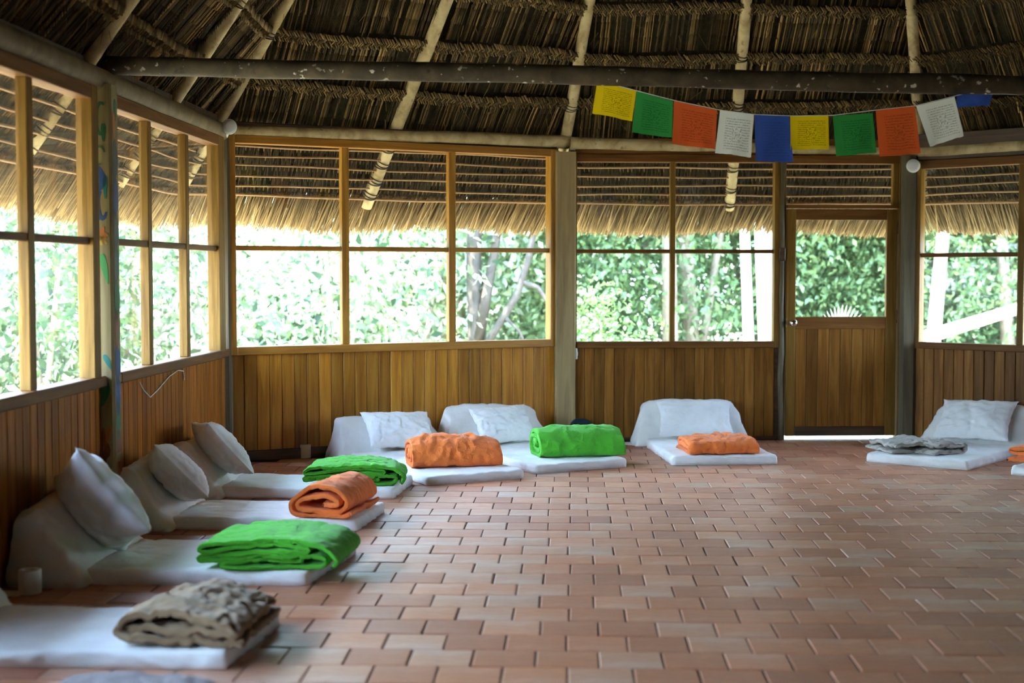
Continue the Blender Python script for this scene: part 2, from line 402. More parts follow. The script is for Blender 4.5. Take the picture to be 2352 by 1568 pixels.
def window(num, a, ang, s0, s1, z0, z1, mull, mid, mats, stile=(.06, .06), head=.07, sill=.06, dep=.045, mw=.055, hazy='glass', midh=.04):
    """s0..s1 outer frame, z0 glass bottom, z1 glass top; mull = centres of the uprights"""
    r = frame_root('window_%d' % num, a, ang); mx, mz = mats
    MB().box(s0, s0 + stile[0], -dep, dep, z0 - sill, z1 + head, .004).build('stile', M[mz], r)
    MB().box(s1 - stile[1], s1, -dep, dep, z0 - sill, z1 + head, .004).build('stile', M[mz], r)
    MB().box(s0 + stile[0], s1 - stile[1], -dep, dep, z1, z1 + head, .004).build('head_rail', M[mx], r)
    MB().box(s0 + stile[0], s1 - stile[1], -dep - .012, dep, z0 - sill, z0, .005).build('sill_rail', M[mx], r)
    xs = [s0 + stile[0]] + [q for m_ in mull for q in (m_ - mw/2, m_ + mw/2)] + [s1 - stile[1]]
    for m_ in mull: MB().box(m_ - mw/2, m_ + mw/2, -.028, .028, z0, z1, .004).build('mullion', M[mz], r)
    for i in range(0, len(xs), 2):
        MB().box(xs[i], xs[i+1], -.022, .022, mid - midh/2, mid + midh/2, .004).build('glazing_bar', M[mx], r)
        MB().box(xs[i] - .004, xs[i+1] + .004, .010, .014, mid + midh/2 - .004, z1 + .004).build('pane', M[hazy], r)
        MB().box(xs[i] - .004, xs[i+1] + .004, .010, .014, z0 - .004, mid - midh/2 + .004).build('pane', M['glass'], r)
    return r

# left wall: two bays in view (either side of the painted post) and more towards the camera
WL = frame_root('wall_left', C0, A_LEFT)
bays = [(.06, 2.74, [.86, 1.71]), (-2.86, -.06, [-1.9, -1.05]), (-5.8, -2.98, [-4.85, -3.9])]
for s0, s1, mull in bays:
    backing(WL, s0, s1, 0, .80); boards(WL, s0, s1, 30, 0.0, .805, M['board_left'])
    MB().box(s0, s1, -.055, .05, .803, .862, .008).build('sill', M['rail_brown_x'], WL)
    MB().box(s0, s1, .02, .05, 2.42, 2.60, .004).build('top_board', M['dark_wood'], WL)
backing(WL, -10.4, -5.9, 0, 2.6)
window(1, C0, A_LEFT, .06, 2.66, .865, 2.352, [.86, 1.71], 1.605, ('rail_brown_x', 'rail_brown_z'), (.13, .16), .075, .0625, hazy='glass_hazed', mw=.075)
window(2, C0, A_LEFT, -2.86, -.13, .865, 2.358, [-1.9, -1.06], 1.60, ('rail_brown_x', 'rail_brown_z'), (.1, .10), .075, .0625, hazy='glass_hazed', mw=.08)
window(3, C0, A_LEFT, -5.8, -2.98, .865, 2.35, [-4.85, -3.9], 1.60, ('rail_brown_x', 'rail_brown_z'), mw=.08)

# back left wall (honey coloured)
WB1 = frame_root('wall_back_left', C1, A_B1)
backing(WB1, .02, 2.85, 0, .80); boards(WB1, .045, 2.835, 28, .075, .812, M['board_gold'])
MB().box(.04, 2.84, -.028, .0, 0, .082, .006).build('baseboard', M['dark_wood'], WB1)
MB().box(.03, 2.85, -.03, .05, 2.462, 2.56, .006).build('top_board', M['dark_wood'], WB1)
window(4, C1, A_B1, .025, 2.84, .872, 2.398, [.963, 1.881], 1.615, ('rail_gold_x', 'rail_gold_z'), (.06, .06), .062, .062, mw=.062, midh=.038)

# back wall: window, thin pole, door
WB2 = frame_root('wall_back', C2, A_B2)
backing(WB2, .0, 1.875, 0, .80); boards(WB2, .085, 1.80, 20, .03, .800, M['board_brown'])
MB().box(.09, 1.84, -.02, .0, 0, .035, .004).build('baseboard', M['dark_wood'], WB2)
MB().box(.09, 2.90, -.03, .05, 2.425, 2.56, .006).build('top_board', M['rail_brown_x'], WB2)
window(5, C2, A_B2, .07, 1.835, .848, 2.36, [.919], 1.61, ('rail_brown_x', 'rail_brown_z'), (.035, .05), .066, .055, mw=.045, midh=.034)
D1 = frame_root('door_1', C2, A_B2)
MB().box(1.850, 1.892, -.01, .05, 0, 2.42, .004).build('jamb', M['rail_brown_z'], D1)
MB().box(2.856, 2.90, -.05, .05, 0, 2.42, .004).build('jamb', M['rail_brown_z'], D1)
MB().box(1.892, 2.856, -.05, .05, 1.975, 2.005, .004).build('transom_bar', M['rail_brown_x'], D1)
MB().box(1.892, 2.856, -.05, .05, 2.352, 2.42, .004).build('head', M['rail_brown_x'], D1)
MB().box(2.806, 2.856, -.03, .03, 2.005, 2.352, .004).build('transom_stile', M['rail_brown_z'], D1)
MB().box(1.888, 2.81, .010, .014, 2.0, 2.356).build('pane', M['glass'], D1)
ZB = .035
MB().box(1.896, 1.9775, -.022, .022, ZB, 1.968, .004).build('stile', M['rail_brown_z'], D1)
MB().box(2.760, 2.850, -.022, .022, ZB, 1.968, .004).build('stile', M['rail_brown_z'], D1)
MB().box(1.9775, 2.760, -.021, .021, 1.878, 1.968, .004).build('rail', M['rail_brown_x'], D1)
MB().box(1.9775, 2.760, -.021, .021, .950, 1.054, .004).build('rail', M['rail_brown_x'], D1)
MB().box(1.9775, 2.760, -.021, .021, ZB, .115, .004).build('rail', M['dark_wood'], D1)
MB().box(1.975, 2.763, .002, .006, 1.05, 1.882).build('pane', M['glass'], D1)
MB().box(1.9775, 2.760, .002, .012, .11, .955).build('back_panel', M['dark_wood'], D1)
me = board_mesh((2.760 - 1.9775) / 8, .113, .952, M['board_brown'], .014)
for k in range(8): obj('board', me, D1, (1.9775 + (2.760 - 1.9775) / 8 * (k + .5), random.uniform(-.001, .001), 0))
km = Matrix.Translation((1.948, -.022, 1.003)) @ Matrix.Rotation(R(90), 4, 'X')
MB().lathe([(.026, 0), (.027, .006), (.012, .010), (.011, .030), (.022, .036), (.031, .050), (.031, .062), (.022, .072), (.006, .075)], 24, M=km).build('door_knob', M['chrome'], D1, True)
MB().box(1.886, 1.897, -.0255, -.020, .965, 1.04, .002).build('strike_plate', M['chrome'], D1)
for z in (1.0, 1.76): MB().box(2.846, 2.860, -.028, -.018, z, z + .11, .003).build('hinge', M['dark_wood'], D1)

# right end wall (turns towards the camera)
WR1 = frame_root('wall_right', C3, A_R1)
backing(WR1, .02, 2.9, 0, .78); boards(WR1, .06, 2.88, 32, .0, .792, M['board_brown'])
MB().box(.05, 2.9, -.03, .05, 2.376, 2.60, .006).build('top_board', M['dark_wood'], WR1)
window(6, C3, A_R1, .05, 2.86, .842, 2.305, [.975, 1.92], 1.578, ('rail_brown_x', 'rail_brown_z'), (.06, .06), .07, .055, mw=.055, midh=.036)
WR2 = frame_root('wall_side', C4, A_R2)
LR2 = (F_R - C4).length
backing(WR2, 0, LR2, 0, .8); backing(WR2, 0, LR2, 2.36, 2.62)
backing(WR2, 0, LR2, .8, 2.36, M['board_left'])
for k in range(0):
    s0 = .05 + k * 3.0
    if s0 + 2.9 > LR2: break
    window(7 + k, C4, A_R2, s0, s0 + 2.88, .86, 2.33, [s0 + .97, s0 + 1.92], 1.6, ('rail_brown_x', 'rail_brown_z'))
WF = frame_root('wall_front', F_R, math.atan2(F_L.y - F_R.y, F_L.x - F_R.x))
backing(WF, 0, (F_L - F_R).length, 0, 2.62, M['board_left'])

# ------------------------------------------------------------------ posts
def post(name, label, loc, rz, w, d, z1, mat, cham=.014, group=None):
    r = empty(name, (loc[0], loc[1], 0), rz); tag(r, label, 'post', group)
    m = MB(); K = 12
    for k in range(K + 1):
        z = z1 * k / K; c = cham; hw, hd = w/2, d/2
        ring = [(-hw + c, -hd), (hw - c, -hd), (hw, -hd + c), (hw, hd - c), (hw - c, hd), (-hw + c, hd), (-hw, hd - c), (-hw, -hd + c)]
        jx, jy = .003 * mnoise.noise((loc[0], z * 1.3, 1)), .003 * mnoise.noise((loc[1], z * 1.3, 5))
        m.v += [(x + jx, y + jy, z) for x, y in ring]
    m.f = [(k*8+i, k*8+(i+1) % 8, (k+1)*8+(i+1) % 8, (k+1)*8+i) for k in range(K) for i in range(8)] + [tuple(reversed(range(8))), tuple(K*8+i for i in range(8))]
    m.r = [.5] * len(m.v)
    m.build('shaft', mat, r); return r
PP = post('post', 'cream wooden post painted with flowers and scrolls on left window wall', C0 + nl * .028, A_LEFT - PI/2, .128, .128, 2.46, M['post_paint'])
P1 = post('post', 'dark post in far left corner under round white lamp', C1 + Vector((.0, .02)), A_LEFT - PI/2, .115, .115, 2.43, M['post_dark'])
P2 = post('post', 'square grey timber post between the honey boards and brown boards', C2 + Vector((-.0, -.02)), R(8), .172, .16, 2.44, M['post_grey'], .010)
P3 = post('post', 'dark grey post right of the door under round white lamp', C3 + Vector((-.03, -.02)), 0, .145, .15, 2.42, M['post_dark'], .03)
b2 = Vector((math.cos(A_B2), math.sin(A_B2)))
pp = C2 + b2 * 1.853
r = empty('post', (pp.x, pp.y - .035, 0)); tag(r, 'thin crooked pole between window and left edge of door', 'post')
MB().tube([(.004 * math.sin(k * 1.7), .004 * math.cos(k * 2.3), z) for k, z in enumerate(np.linspace(0, 2.42, 14))], [.021 + .002 * math.sin(k * 2.1) for k in range(14)], 10, wob=.25).build('shaft', M['post_dark'], r, True)
MB().box(-.026, .026, -.03, .004, 1.53, 1.64, .005).build('latch_block', M['dark_wood'], r)
# switch on the side of the grey post
sw = empty('light_switch', (C2.x + .100, C2.y - .035, .70)); tag(sw, 'small white switch box on right side of grey timber post', 'switch')
MB().box(-.012, .012, -.03, .03, 0, .095, .006).build('box', M['plastic'], sw); MB().box(.008, .016, -.012, .012, .03, .065, .003).build('rocker', M['plastic'], sw)

# painted flowers on the cream post: raised paint patches on two faces
def paint(name, col): return N(name).pbr(col, .55)
PC = {'green': paint('green_paint', (.02, .13, .05)), 'teal': paint('teal_paint', (.02, .20, .17)), 'blue': paint('blue_paint', (.02, .07, .22)), 'orange': paint('orange_paint', (.45, .14, .03)),
      'yellow': paint('yellow_paint', (.50, .33, .05)), 'leaf': paint('leaf_green_paint', (.06, .30, .08)), 'rust': paint('rust_paint', (.22, .07, .025)), 'slate': paint('slate_paint', (.06, .09, .085))}
def patch(face, pts, col, name):
    """pts in (across, up) metres on the face; face 'f' looks at the camera, 'r' into the room"""
    m = MB(); h = .064
    P = [(x, -h, z) if face == 'f' else (h, x, z) for x, z in pts]
    Q = [(x, -h - .0015, z) if face == 'f' else (h + .0015, x, z) for x, z in pts]
    k = len(pts); m.add(P + Q, [tuple(range(k, 2*k))] + [(i, (i+1) % k, (i+1) % k + k, i + k) for i in range(k)])
    m.build(name, PC[col], PP)
def blob(face, cx, cz, rx, rz_, col, name, petals=0, rot=0.0, seed=0):
    k = 22; pts = []
    for i in range(k):
        t = 2 * PI * i / k; q = 1 + (.32 * math.cos(petals * t) if petals else .12 * math.sin(3 * t + seed))
        x, z = rx * q * math.cos(t), rz_ * q * math.sin(t)
        pts.append((max(-.046, min(.046, cx + x * math.cos(rot) - z * math.sin(rot))), cz + x * math.sin(rot) + z * math.cos(rot)))
    patch(face, pts, col, name)
def stroke(face, path, w, col, name):
    L_, R_ = [], []
    for i, (x, z) in enumerate(path):
        a, b = path[max(i-1, 0)], path[min(i+1, len(path)-1)]; d = Vector((b[0]-a[0], b[1]-a[1])).normalized()
        ww = w * (.35 + .65 * math.sin(PI * (i + .5) / len(path)))
        L_.append((x - d.y * ww, z + d.x * ww)); R_.append((x + d.y * ww, z - d.x * ww))
    m = MB(); h = .064; g = len(path)
    to = (lambda p, o: (p[0], -h - o, p[1])) if face == 'f' else (lambda p, o: (h + o, p[0], p[1]))
    v = [to(p, .0018) for p in L_] + [to(p, .0018) for p in R_] + [to(p, 0) for p in L_] + [to(p, 0) for p in R_]
    f = [(i, i+1, g+i+1, g+i) for i in range(g-1)] + [(i+2*g, i+1+2*g, i+1, i) for i in range(g-1)] + [(g+i, g+i+1, 3*g+i+1, 3*g+i) for i in range(g-1)]
    m.add(v, f); m.build(name, PC[col], PP)
arc = lambda cx, cz, rx, rz_, a0, a1, k=12: [(cx + rx * math.cos(R(a0 + (a1 - a0) * i / k)), cz + rz_ * math.sin(R(a0 + (a1 - a0) * i / k))) for i in range(k + 1)]
stroke('f', arc(.012, 2.27, .034, .085, 60, 300), .013, 'green', 'painted_scroll'); blob('f', .022, 2.20, .014, .05, 'green', 'painted_leaf')
stroke('f', arc(-.002, 2.07, .03, .05, 20, 290), .008, 'green', 'painted_scroll'); blob('r', -.02, 2.24, .02, .08, 'orange', 'painted_petal'); blob('r', .01, 2.33, .02, .06, 'green', 'painted_leaf')
blob('f', -.004, 1.94, .036, .07, 'blue', 'painted_petal', seed=2); stroke('f', arc(.01, 1.80, .026, .075, 100, 330), .013, 'blue', 'painted_scroll'); blob('f', .028, 1.90, .012, .06, 'teal', 'painted_leaf')
blob('f', .008, 1.635, .026, .04, 'orange', 'painted_flower', 5); blob('f', .008, 1.61, .022, .028, 'yellow', 'painted_flower', 5, .6); blob('f', .008, 1.622, .008, .01, 'rust', 'flower_centre')
blob('f', .018, 1.46, .018, .085, 'leaf', 'painted_leaf', rot=.2)
blob('f', .03, .94, .014, .05, 'teal', 'painted_leaf', rot=.5); blob('f', .0, .78, .036, .08, 'green', 'painted_leaf', seed=1)
blob('f', .0, .45, .03, .1, 'rust', 'painted_flower', 4); blob('f', .02, .52, .013, .07, 'orange', 'painted_petal', rot=-.3); blob('f', -.02, .40, .011, .06, 'rust', 'painted_petal', rot=.3)
for z, c_ in ((2.05, 'slate'), (1.85, 'blue'), (1.66, 'slate'), (1.48, 'slate'), (1.28, 'green'), (1.12, 'rust'), (.92, 'blue'), (.75, 'blue'), (.62, 'green'), (.46, 'rust'), (.32, 'orange'), (.16, 'green')):
    blob('r', .0, z, .044, .11, c_, 'painted_leaf', seed=z)

# white thread hanging on the boards of the left wall
zp = [(.62, .775), (.70, .72), (.83, .665), (1.0, .70), (1.25, .765), (1.45, .79), (1.58, .775), (1.60, .70)]
d90 = Vector((dl.x, dl.y, 0)); c03 = Vector((C0.x, C0.y, 0)); ni3 = Vector((nl.x, nl.y, 0))
tp = []
for i in range(len(zp) - 1):
    for k in range(5):
        u = k / 5; tp.append((zp[i][0] * (1-u) + zp[i+1][0] * u, zp[i][1] * (1-u) + zp[i+1][1] * u))
m = MB().tube([c03 + d90 * s + ni3 * .022 + Vector((0, 0, z)) for s, z in tp], .004, 6)
tag(m.build('thread', M['thread'], None, True), 'loose white thread stuck to brown boards of left wall', 'thread')

# ------------------------------------------------------------------ wall-plate logs and the tie beam
def log(name, label, cat, p, q, r0, r1, mat, wob=.12, sag=0, group=None, n=26, seed=0):
    p, q = Vector(p), Vector(q); root = empty(name, p); tag(root, label, cat, group)
    pts = []; rad = []
    for k in range(n + 1):
        u = k / n; c_ = (q - p) * u; c_.z -= sag * math.sin(PI * u)
        c_.z += .008 * mnoise.noise((u * 5, seed, 1)); c_.x += .006 * mnoise.noise((u * 5, seed, 7))
        pts.append(c_); rad.append((r0 + (r1 - r0) * u) * (1 + .06 * mnoise.noise((u * 8, seed, 3))))
    MB().tube(pts, rad, 18, wob=wob, seed=seed).build('log', mat, root, True); return root
def on(a, t, s, r, z): p = a + t * s + Vector((t.y, -t.x)) * r; return (p.x, p.y, z)
log('wall_plate', 'thick pale round log along top of left window wall', 'log', on(F_L, dl, .1, .03, 2.54), on(C1, dl, -.02, -.01, 2.475), .074, .070, M['plate_left'], n=60, seed=1)
tb1 = Vector((math.cos(A_B1), math.sin(A_B1)))
log('wall_plate', 'yellowish round log above honey coloured window frame', 'log', on(C1, tb1, .08, .0, 2.487), on(C2, tb1, .04, .0, 2.53), .052, .056, M['pole'], seed=2)
log('wall_plate', 'round log above the door and its window, behind the flags', 'log', on(C2, b2, .05, .0, 2.515), on(C3, b2, .05, .0, 2.455), .056, .046, M['pole'], seed=3)
tr1 = Vector((math.cos(A_R1), math.sin(A_R1)))
log('wall_plate', 'round log over the window at right edge, right of the lamp', 'log', on(C3, tr1, -.02, .0, 2.45), on(C4, tr1, 0, 0, 2.44), .050, .050, M['pole'], seed=4)
TB0, TB1 = Vector((-2.30, 7.99, 2.585)), Vector((5.75, 8.18, 2.435))
log('tie_beam', 'long dark round beam crossing the room with white flecks', 'beam', TB0, TB1, .052, .056, M['beam'], n=70, seed=5)
def beam_z(x): return TB0.z + (TB1.z - TB0.z) * (x - TB0.x) / (TB1.x - TB0.x)

# ------------------------------------------------------------------ roof: thatch in courses, battens, eaves fringe (slope 1.4)
SL, Z0 = 1.40, 2.655
QL = math.sqrt(1 + SL * SL)
ceil = empty('ceiling'); tag(ceil, kind='structure')
def clip(poly, f):
    out = []
    for i in range(len(poly)):
        a, b = poly[i], poly[(i+1) % len(poly)]; fa, fb = f(a), f(b)
        if fa >= 0: out.append(a)
        if (fa >= 0) != (fb >= 0): out.append(a + (b - a) * (fa / (fa - fb)))
    return out
bk = MB()
for i, (a, t, n_, l) in enumerate(SIDES):
    poly = [a - t * 8 - n_ * .47, a + t * (l + 8) - n_ * .47, a + t * (l + 8) + n_ * 9, a - t * 8 + n_ * 9]
    for j, (a2, t2, n2, l2) in enumerate(SIDES):
        if j == i: continue
        poly = clip(poly, lambda p: (p - a2).dot(n2) - (p - a).dot(n_))
        if not poly: break
    if len(poly) < 3: continue
    zf = lambda p, o: Z0 + SL * (p - a).dot(n_) + o
    lo = [(p.x, p.y, zf(p, .075)) for p in poly]; hi = [(p.x, p.y, zf(p, .33)) for p in poly]; k = len(poly)
    bk.add(lo + hi, [tuple(range(k)), tuple(reversed(range(k, 2*k)))] + [(q, q + k, (q+1) % k + k, (q+1) % k) for q in range(k)])
bk.build('thatch_bed', M['thatch_back'], ceil)

class Strands:
    """many thin four-sided rods in one mesh"""
    def __init__(s): s.V = []; s.F = []; s.R = []; s.n = 0
    def add(s, A, B, wa, wb, side, nrm, rnd):
        """A,B (n,3); wa,wb half widths (n,) ; side,nrm (3,)"""
        n = len(A)
        if n == 0: return
        v = np.empty((n, 8, 3)); 
        for k, (P, w) in enumerate(((A, wa), (B, wb))):
            w = w[:, None]
            v[:, k*4+0] = P - side * w; v[:, k*4+1] = P + nrm * w * .9; v[:, k*4+2] = P + side * w; v[:, k*4+3] = P - nrm * w * .9
        f = np.array([(0,1,5,4), (1,2,6,5), (2,3,7,6), (3,0,4,7), (3,2,1,0), (4,5,6,7)])
        s.F.append((f[None] + (s.n + np.arange(n) * 8)[:, None, None]).reshape(-1, 4)); s.V.append(v.reshape(-1, 3)); s.R.append(np.repeat(rnd, 8)); s.n += n * 8
    def build(s, name, mat, parent):
        o = obj(name, np_mesh(name, np.concatenate(s.V), np.concatenate(s.F), mat, np.concatenate(s.R)), parent); tag(o, kind='stuff'); return o

def plane(i):
    a, t, n_, l = SIDES[i]
    T = np.array([t.x, t.y, 0.]); I = np.array([n_.x, n_.y, 0.]); A = np.array([a.x, a.y, 0.])
    dn = np.array([n_.x * SL, n_.y * SL, -1.]) / QL                  # roof normal pointing down into the room
    def P(u, r, off):
        u, r, off = np.broadcast_arrays(np.asarray(u, float), np.asarray(r, float), np.asarray(off, float))
        p = A + u[..., None] * T + r[..., None] * I; p[..., 2] = Z0 + SL * r; return p + off[..., None] * dn
    def own(p):
        rs = np.stack([(p[..., 0] - a2.x) * n2.x + (p[..., 1] - a2.y) * n2.y for a2, t2, n2, l2 in SIDES], -1)
        return rs[..., i] <= rs.min(-1) + .015
    return T, I, dn, P, own, l

COURSES = [(-.10, .150), (.150, .400), (.400, .650), (.650, .92), (.92, 1.2), (1.2, 1.5), (1.5, 1.85)]
th, br = Strands(), Strands()
for i, u0, u1 in ((0, 6.0, 13.4), (1, -.9, 3.8), (2, -.9, 3.9), (3, -.9, 3.4)):
    T, I, dn, P, own, l = plane(i); steep = np.array([0, 0, 0.])
    for k, (ra, rb) in enumerate(COURSES):
        if k > 3 and i != 0: continue
        n_s = int((u1 - u0) / .0165); u = np.sort(RNG.uniform(u0, u1, n_s))
        wavy = .010 * np.sin(u * 2.1 + k * 1.7 + i) + .004 * np.sin(u * 5.3 + k)
        # short pieces so the hips cut cleanly
        for q in range(3):
            fa, fb = q / 3, (q + 1) / 3
            r0 = ra + wavy + (rb - ra) * fa; r1 = ra + wavy + (rb - ra) * fb
            jit = RNG.normal(0, .004, n_s) if q == 0 else jit
            A_ = P(u + jit * 0, r0, -.010 + .052 * fa + RNG.normal(0, .002, n_s)); B_ = P(u + jit, r1 + .006, -.010 + .052 * fb)
            ok = own(A_) & own(B_); rn = np.clip(RNG.beta(1.5, 2.4, n_s), 0, 1)
            if q == 0: rnk, wk = rn, RNG.uniform(.0035, .0085, n_s)
            th.add(A_[ok], B_[ok], wk[ok], wk[ok] * .95, T, dn, rnk[ok])
        # columns of folded leaflets between the ribs
        for uc in RNG.uniform(u0, u1, int((u1 - u0) * 5)):
            rr = np.arange(ra + .01, rb - .03, .0125); n2 = len(rr)
            for sgn in (-1, 1):
                A_ = P(uc + sgn * .002, rr + .010, -.004 + .05 * (rr - ra) / (rb - ra)); B_ = P(uc + sgn * .017, rr - .006, .006 + .05 * (rr - ra) / (rb - ra))
                ok = own(A_) & own(B_); br.add(A_[ok], B_[ok], np.full(ok.sum(), .0048), np.full(ok.sum(), .0022), I, dn, RNG.uniform(0, .55, ok.sum()))
        # braided ridge along the top edge of the course
        ub = np.arange(u0, u1, .021); wb = .010 * np.sin(ub * 2.1 + k * 1.7 + i) + .004 * np.sin(ub * 5.3 + k)
        for lane, (dr, tilt, w) in enumerate(((-.004, .016, .0105), (-.022, -.016, .010), (-.040, .014, .008))):
            j = RNG.normal(0, .003, len(ub))
            A_ = P(ub - tilt, rb + wb + dr + .014 + j, .050 - lane * .006); B_ = P(ub + tilt, rb + wb + dr - .010 + j, .058 - lane * .008)
            ok = own(A_) & own(B_); br.add(A_[ok], B_[ok], RNG.uniform(.8, 1.15, ok.sum()) * w, RNG.uniform(.7, 1.0, ok.sum()) * w * .8, (T + I) / 1.414, dn, RNG.uniform(.15, 1, ok.sum()))
        # stray wisps
        us = RNG.uniform(u0, u1, int((u1 - u0) * 9)); rs = RNG.uniform(ra, rb, len(us))
        A_ = P(us, rs, .05); B_ = P(us + RNG.normal(0, .04, len(us)), rs - RNG.uniform(.02, .07, len(us)), .07 + RNG.uniform(0, .03, len(us)))
        ok = own(A_) & own(B_); br.add(A_[ok], B_[ok], np.full(ok.sum(), .0035), np.full(ok.sum(), .0012), T, dn, RNG.uniform(.5, 1, ok.sum()))
th.build('thatch_ribs', M['thatch'], ceil); br.build('thatch_braid', M['braid'], ceil)

# eaves: dark leaf with knots between the battens, straw fringe hanging from the last one
fr, kn = Strands(), Strands()
BAT = [-.10, -.165, -.215, -.265, -.318, -.372, -.425]
for i, u0, u1 in ((0, 3.0, 13.9), (1, -.9, 3.9), (2, -.9, 3.9), (3, -1.0, 3.6)):
    T, I, dn, P, own, l = plane(i)
    for k, rbat in enumerate(BAT):
        ub = np.linspace(u0, u1, 40); rw = rbat + .004 * np.sin(ub * 2.3 + k * 2.1 + i) + .0015 * np.sin(ub * 6.1 + k)
        p = P(ub, rw, .052); ok = own(P(ub, rbat, 0)); idx = np.where(ok)[0]
        if len(idx) < 2: continue
        w = .0085 if k < len(BAT) - 1 else .011
        MB().tube([tuple(q) for q in p[idx[0]:idx[-1] + 1]], [w] * len(idx), 6, rnd=random.random()).build('batten', M['batten'], ceil, True)
        if k < len(BAT) - 1:                                   # knots and leaf stubs below each batten
            uk = np.arange(u0, u1, .034) + RNG.normal(0, .003, len(np.arange(u0, u1, .034)))
            A_ = P(uk, rbat - .006, .044); B_ = P(uk + .006, rbat - .030, .034); ok = own(A_) & own(B_)
            kn.add(A_[ok], B_[ok], np.full(ok.sum(), .0075), np.full(ok.sum(), .003), T, dn, RNG.uniform(.05, .7, ok.sum()))
            n_s = int((u1 - u0) / .012); u = RNG.uniform(u0, u1, n_s)
            A_ = P(u, rbat + .0, .006); B_ = P(u + RNG.normal(0, .01, n_s), rbat - .065, .012); ok = own(A_) & own(B_)
            kn.add(A_[ok], B_[ok], np.full(ok.sum(), .007), np.full(ok.sum(), .006), T, dn, RNG.uniform(0, .3, ok.sum()))
    lean = {0: .02, 1: -.05, 2: -.075, 3: .01}[i]
    for lay in range(7):
        n_s = int((u1 - u0) / .0115); u = RNG.uniform(u0, u1, n_s); off = .046 - lay * .017
        end = -.60 + RNG.normal(0, .012, n_s) + .016 * np.sin(u * 3.1 + i) - lay * .004
        A_ = P(u, BAT[-1] + .01, off + RNG.normal(0, .004, n_s)); B_ = P(u + lean + RNG.normal(0, .022, n_s), end, off + RNG.normal(0, .012, n_s))
        ok = own(A_); w = RNG.uniform(.0035, .0075, n_s)
        fr.add(A_[ok], B_[ok], w[ok], w[ok] * .8, T, dn, (RNG.uniform(.15, 1, n_s) * (1 - lay * .07))[ok])
    n_s = int((u1 - u0) * 60); u = RNG.uniform(u0, u1, n_s)     # whiskers at the bottom edge
    A_ = P(u, -.58, -.02); B_ = P(u + RNG.normal(0, .03, n_s), -.63 + RNG.normal(0, .012, n_s), -.01); ok = own(A_)
    fr.add(A_[ok], B_[ok], np.full(ok.sum(), .003), np.full(ok.sum(), .0012), T, dn, RNG.uniform(.4, 1, ok.sum()))
kn.build('leaf_stubs', M['thatch'], ceil); fr.build('straw_fringe', M['straw'], ceil)

# ------------------------------------------------------------------ rafters
APEX = Vector((1.72, 8.2))
def rafter(label, base, toward, rin, rout, r0=.047, lash=(), seed=0, side=None, mat='pole', full=False):
    """base: plan point on the wall line; toward: plan direction into the room; rafter axis rises SL per metre of plan distance from the eaves line"""
    base = Vector(base); d = Vector(toward).normalized()
    nn_ = SIDES[side][2]; k = d.dot(nn_); zb = 2.61
    P = lambda m: Vector((base.x + d.x * m / k, base.y + d.y * m / k, zb + SL * m))
    root = empty('rafter', P(0)); tag(root, label, 'rafter')
    pts, rad = [], []
    for q in range(31):
        m = rout + (rin - rout) * q / 30; p = P(m) - P(0)
        p.x += .010 * mnoise.noise((m * 2, seed, 2)); p.z += .010 * mnoise.noise((m * 2, seed, 8))
        pts.append(p); rad.append(r0 * (1.02 - .10 * q / 30) * (1 + .07 * mnoise.noise((m * 5, seed, 4))))
    MB().tube(pts, rad, 16, wob=.12, seed=seed).build('pole', M[mat], root, True)
    ax = (P(1) - P(0)).normalized()
    for m in lash:                                             # vine lashing: a few turns round the pole
        lm = MB()
        for tt in (-.022, 0.0, .020):
            c_ = P(m) - P(0) + ax * (tt + random.uniform(-.004, .004)); a_ = ax.cross(Vector((0, 0, 1))).normalized(); b_ = a_.cross(ax).normalized()
            ring = [c_ + (a_ * math.cos(t) + b_ * math.sin(t)) * (r0 * 1.04 + .002) + ax * (.008 * math.sin(t + tt * 90)) for t in np.linspace(0, 2 * PI, 15)]
            lm.tube(ring, .0048, 5)
        lm.build('lashing', M['lash'], root, True)
    return root
tow = lambda b: APEX - Vector(b)
bR1 = C1 + tb1 * 1.42
rafter('pale slanting pole rafter over the honey coloured window', bR1, tow(bR1), 3.2, -.455, .05, (-.13, -.22, -.31, -.39, .95), 1, 1)
rafter('crooked pole rafter rising from the grey timber post', C2 + Vector((.02, 0)), (.22, -1), 3.6, -.10, .046, (.14,), 2, 2)
bR3 = C2 + b2 * 1.455
rafter('upright pole rafter passing behind the white prayer flag', bR3, tow(bR3), 3.6, -.44, .046, (-.20, -.32, -.41, .14, .16, .41), 3, 2)
rafter('pole rafter rising above the lamp right of the door', C3 + Vector((.06, -.02)), (-.40, -1), 3.4, -.42, .046, (-.19, -.25, -.31, -.38), 4, 2)
rafter('pole rafter climbing out of the far left corner', C1 + Vector((.0, .0)), tow(C1), 3.0, -.40, .05, (-.22, -.3, -.37, .40), 5, 0)
for s, lab, sd in ((1.58, 'pole rafter on left slope just left of the corner rafter', 6), (-.10, 'dark pole rafter above the painted post', 7)):
    b_ = C0 + dl * s
    rafter(lab, b_, (nl.x, nl.y) if s < 1 else (nl.x, nl.y - .12), 3.2, -.42, .05, (-.20, -.28, -.36, .42), sd, 0)

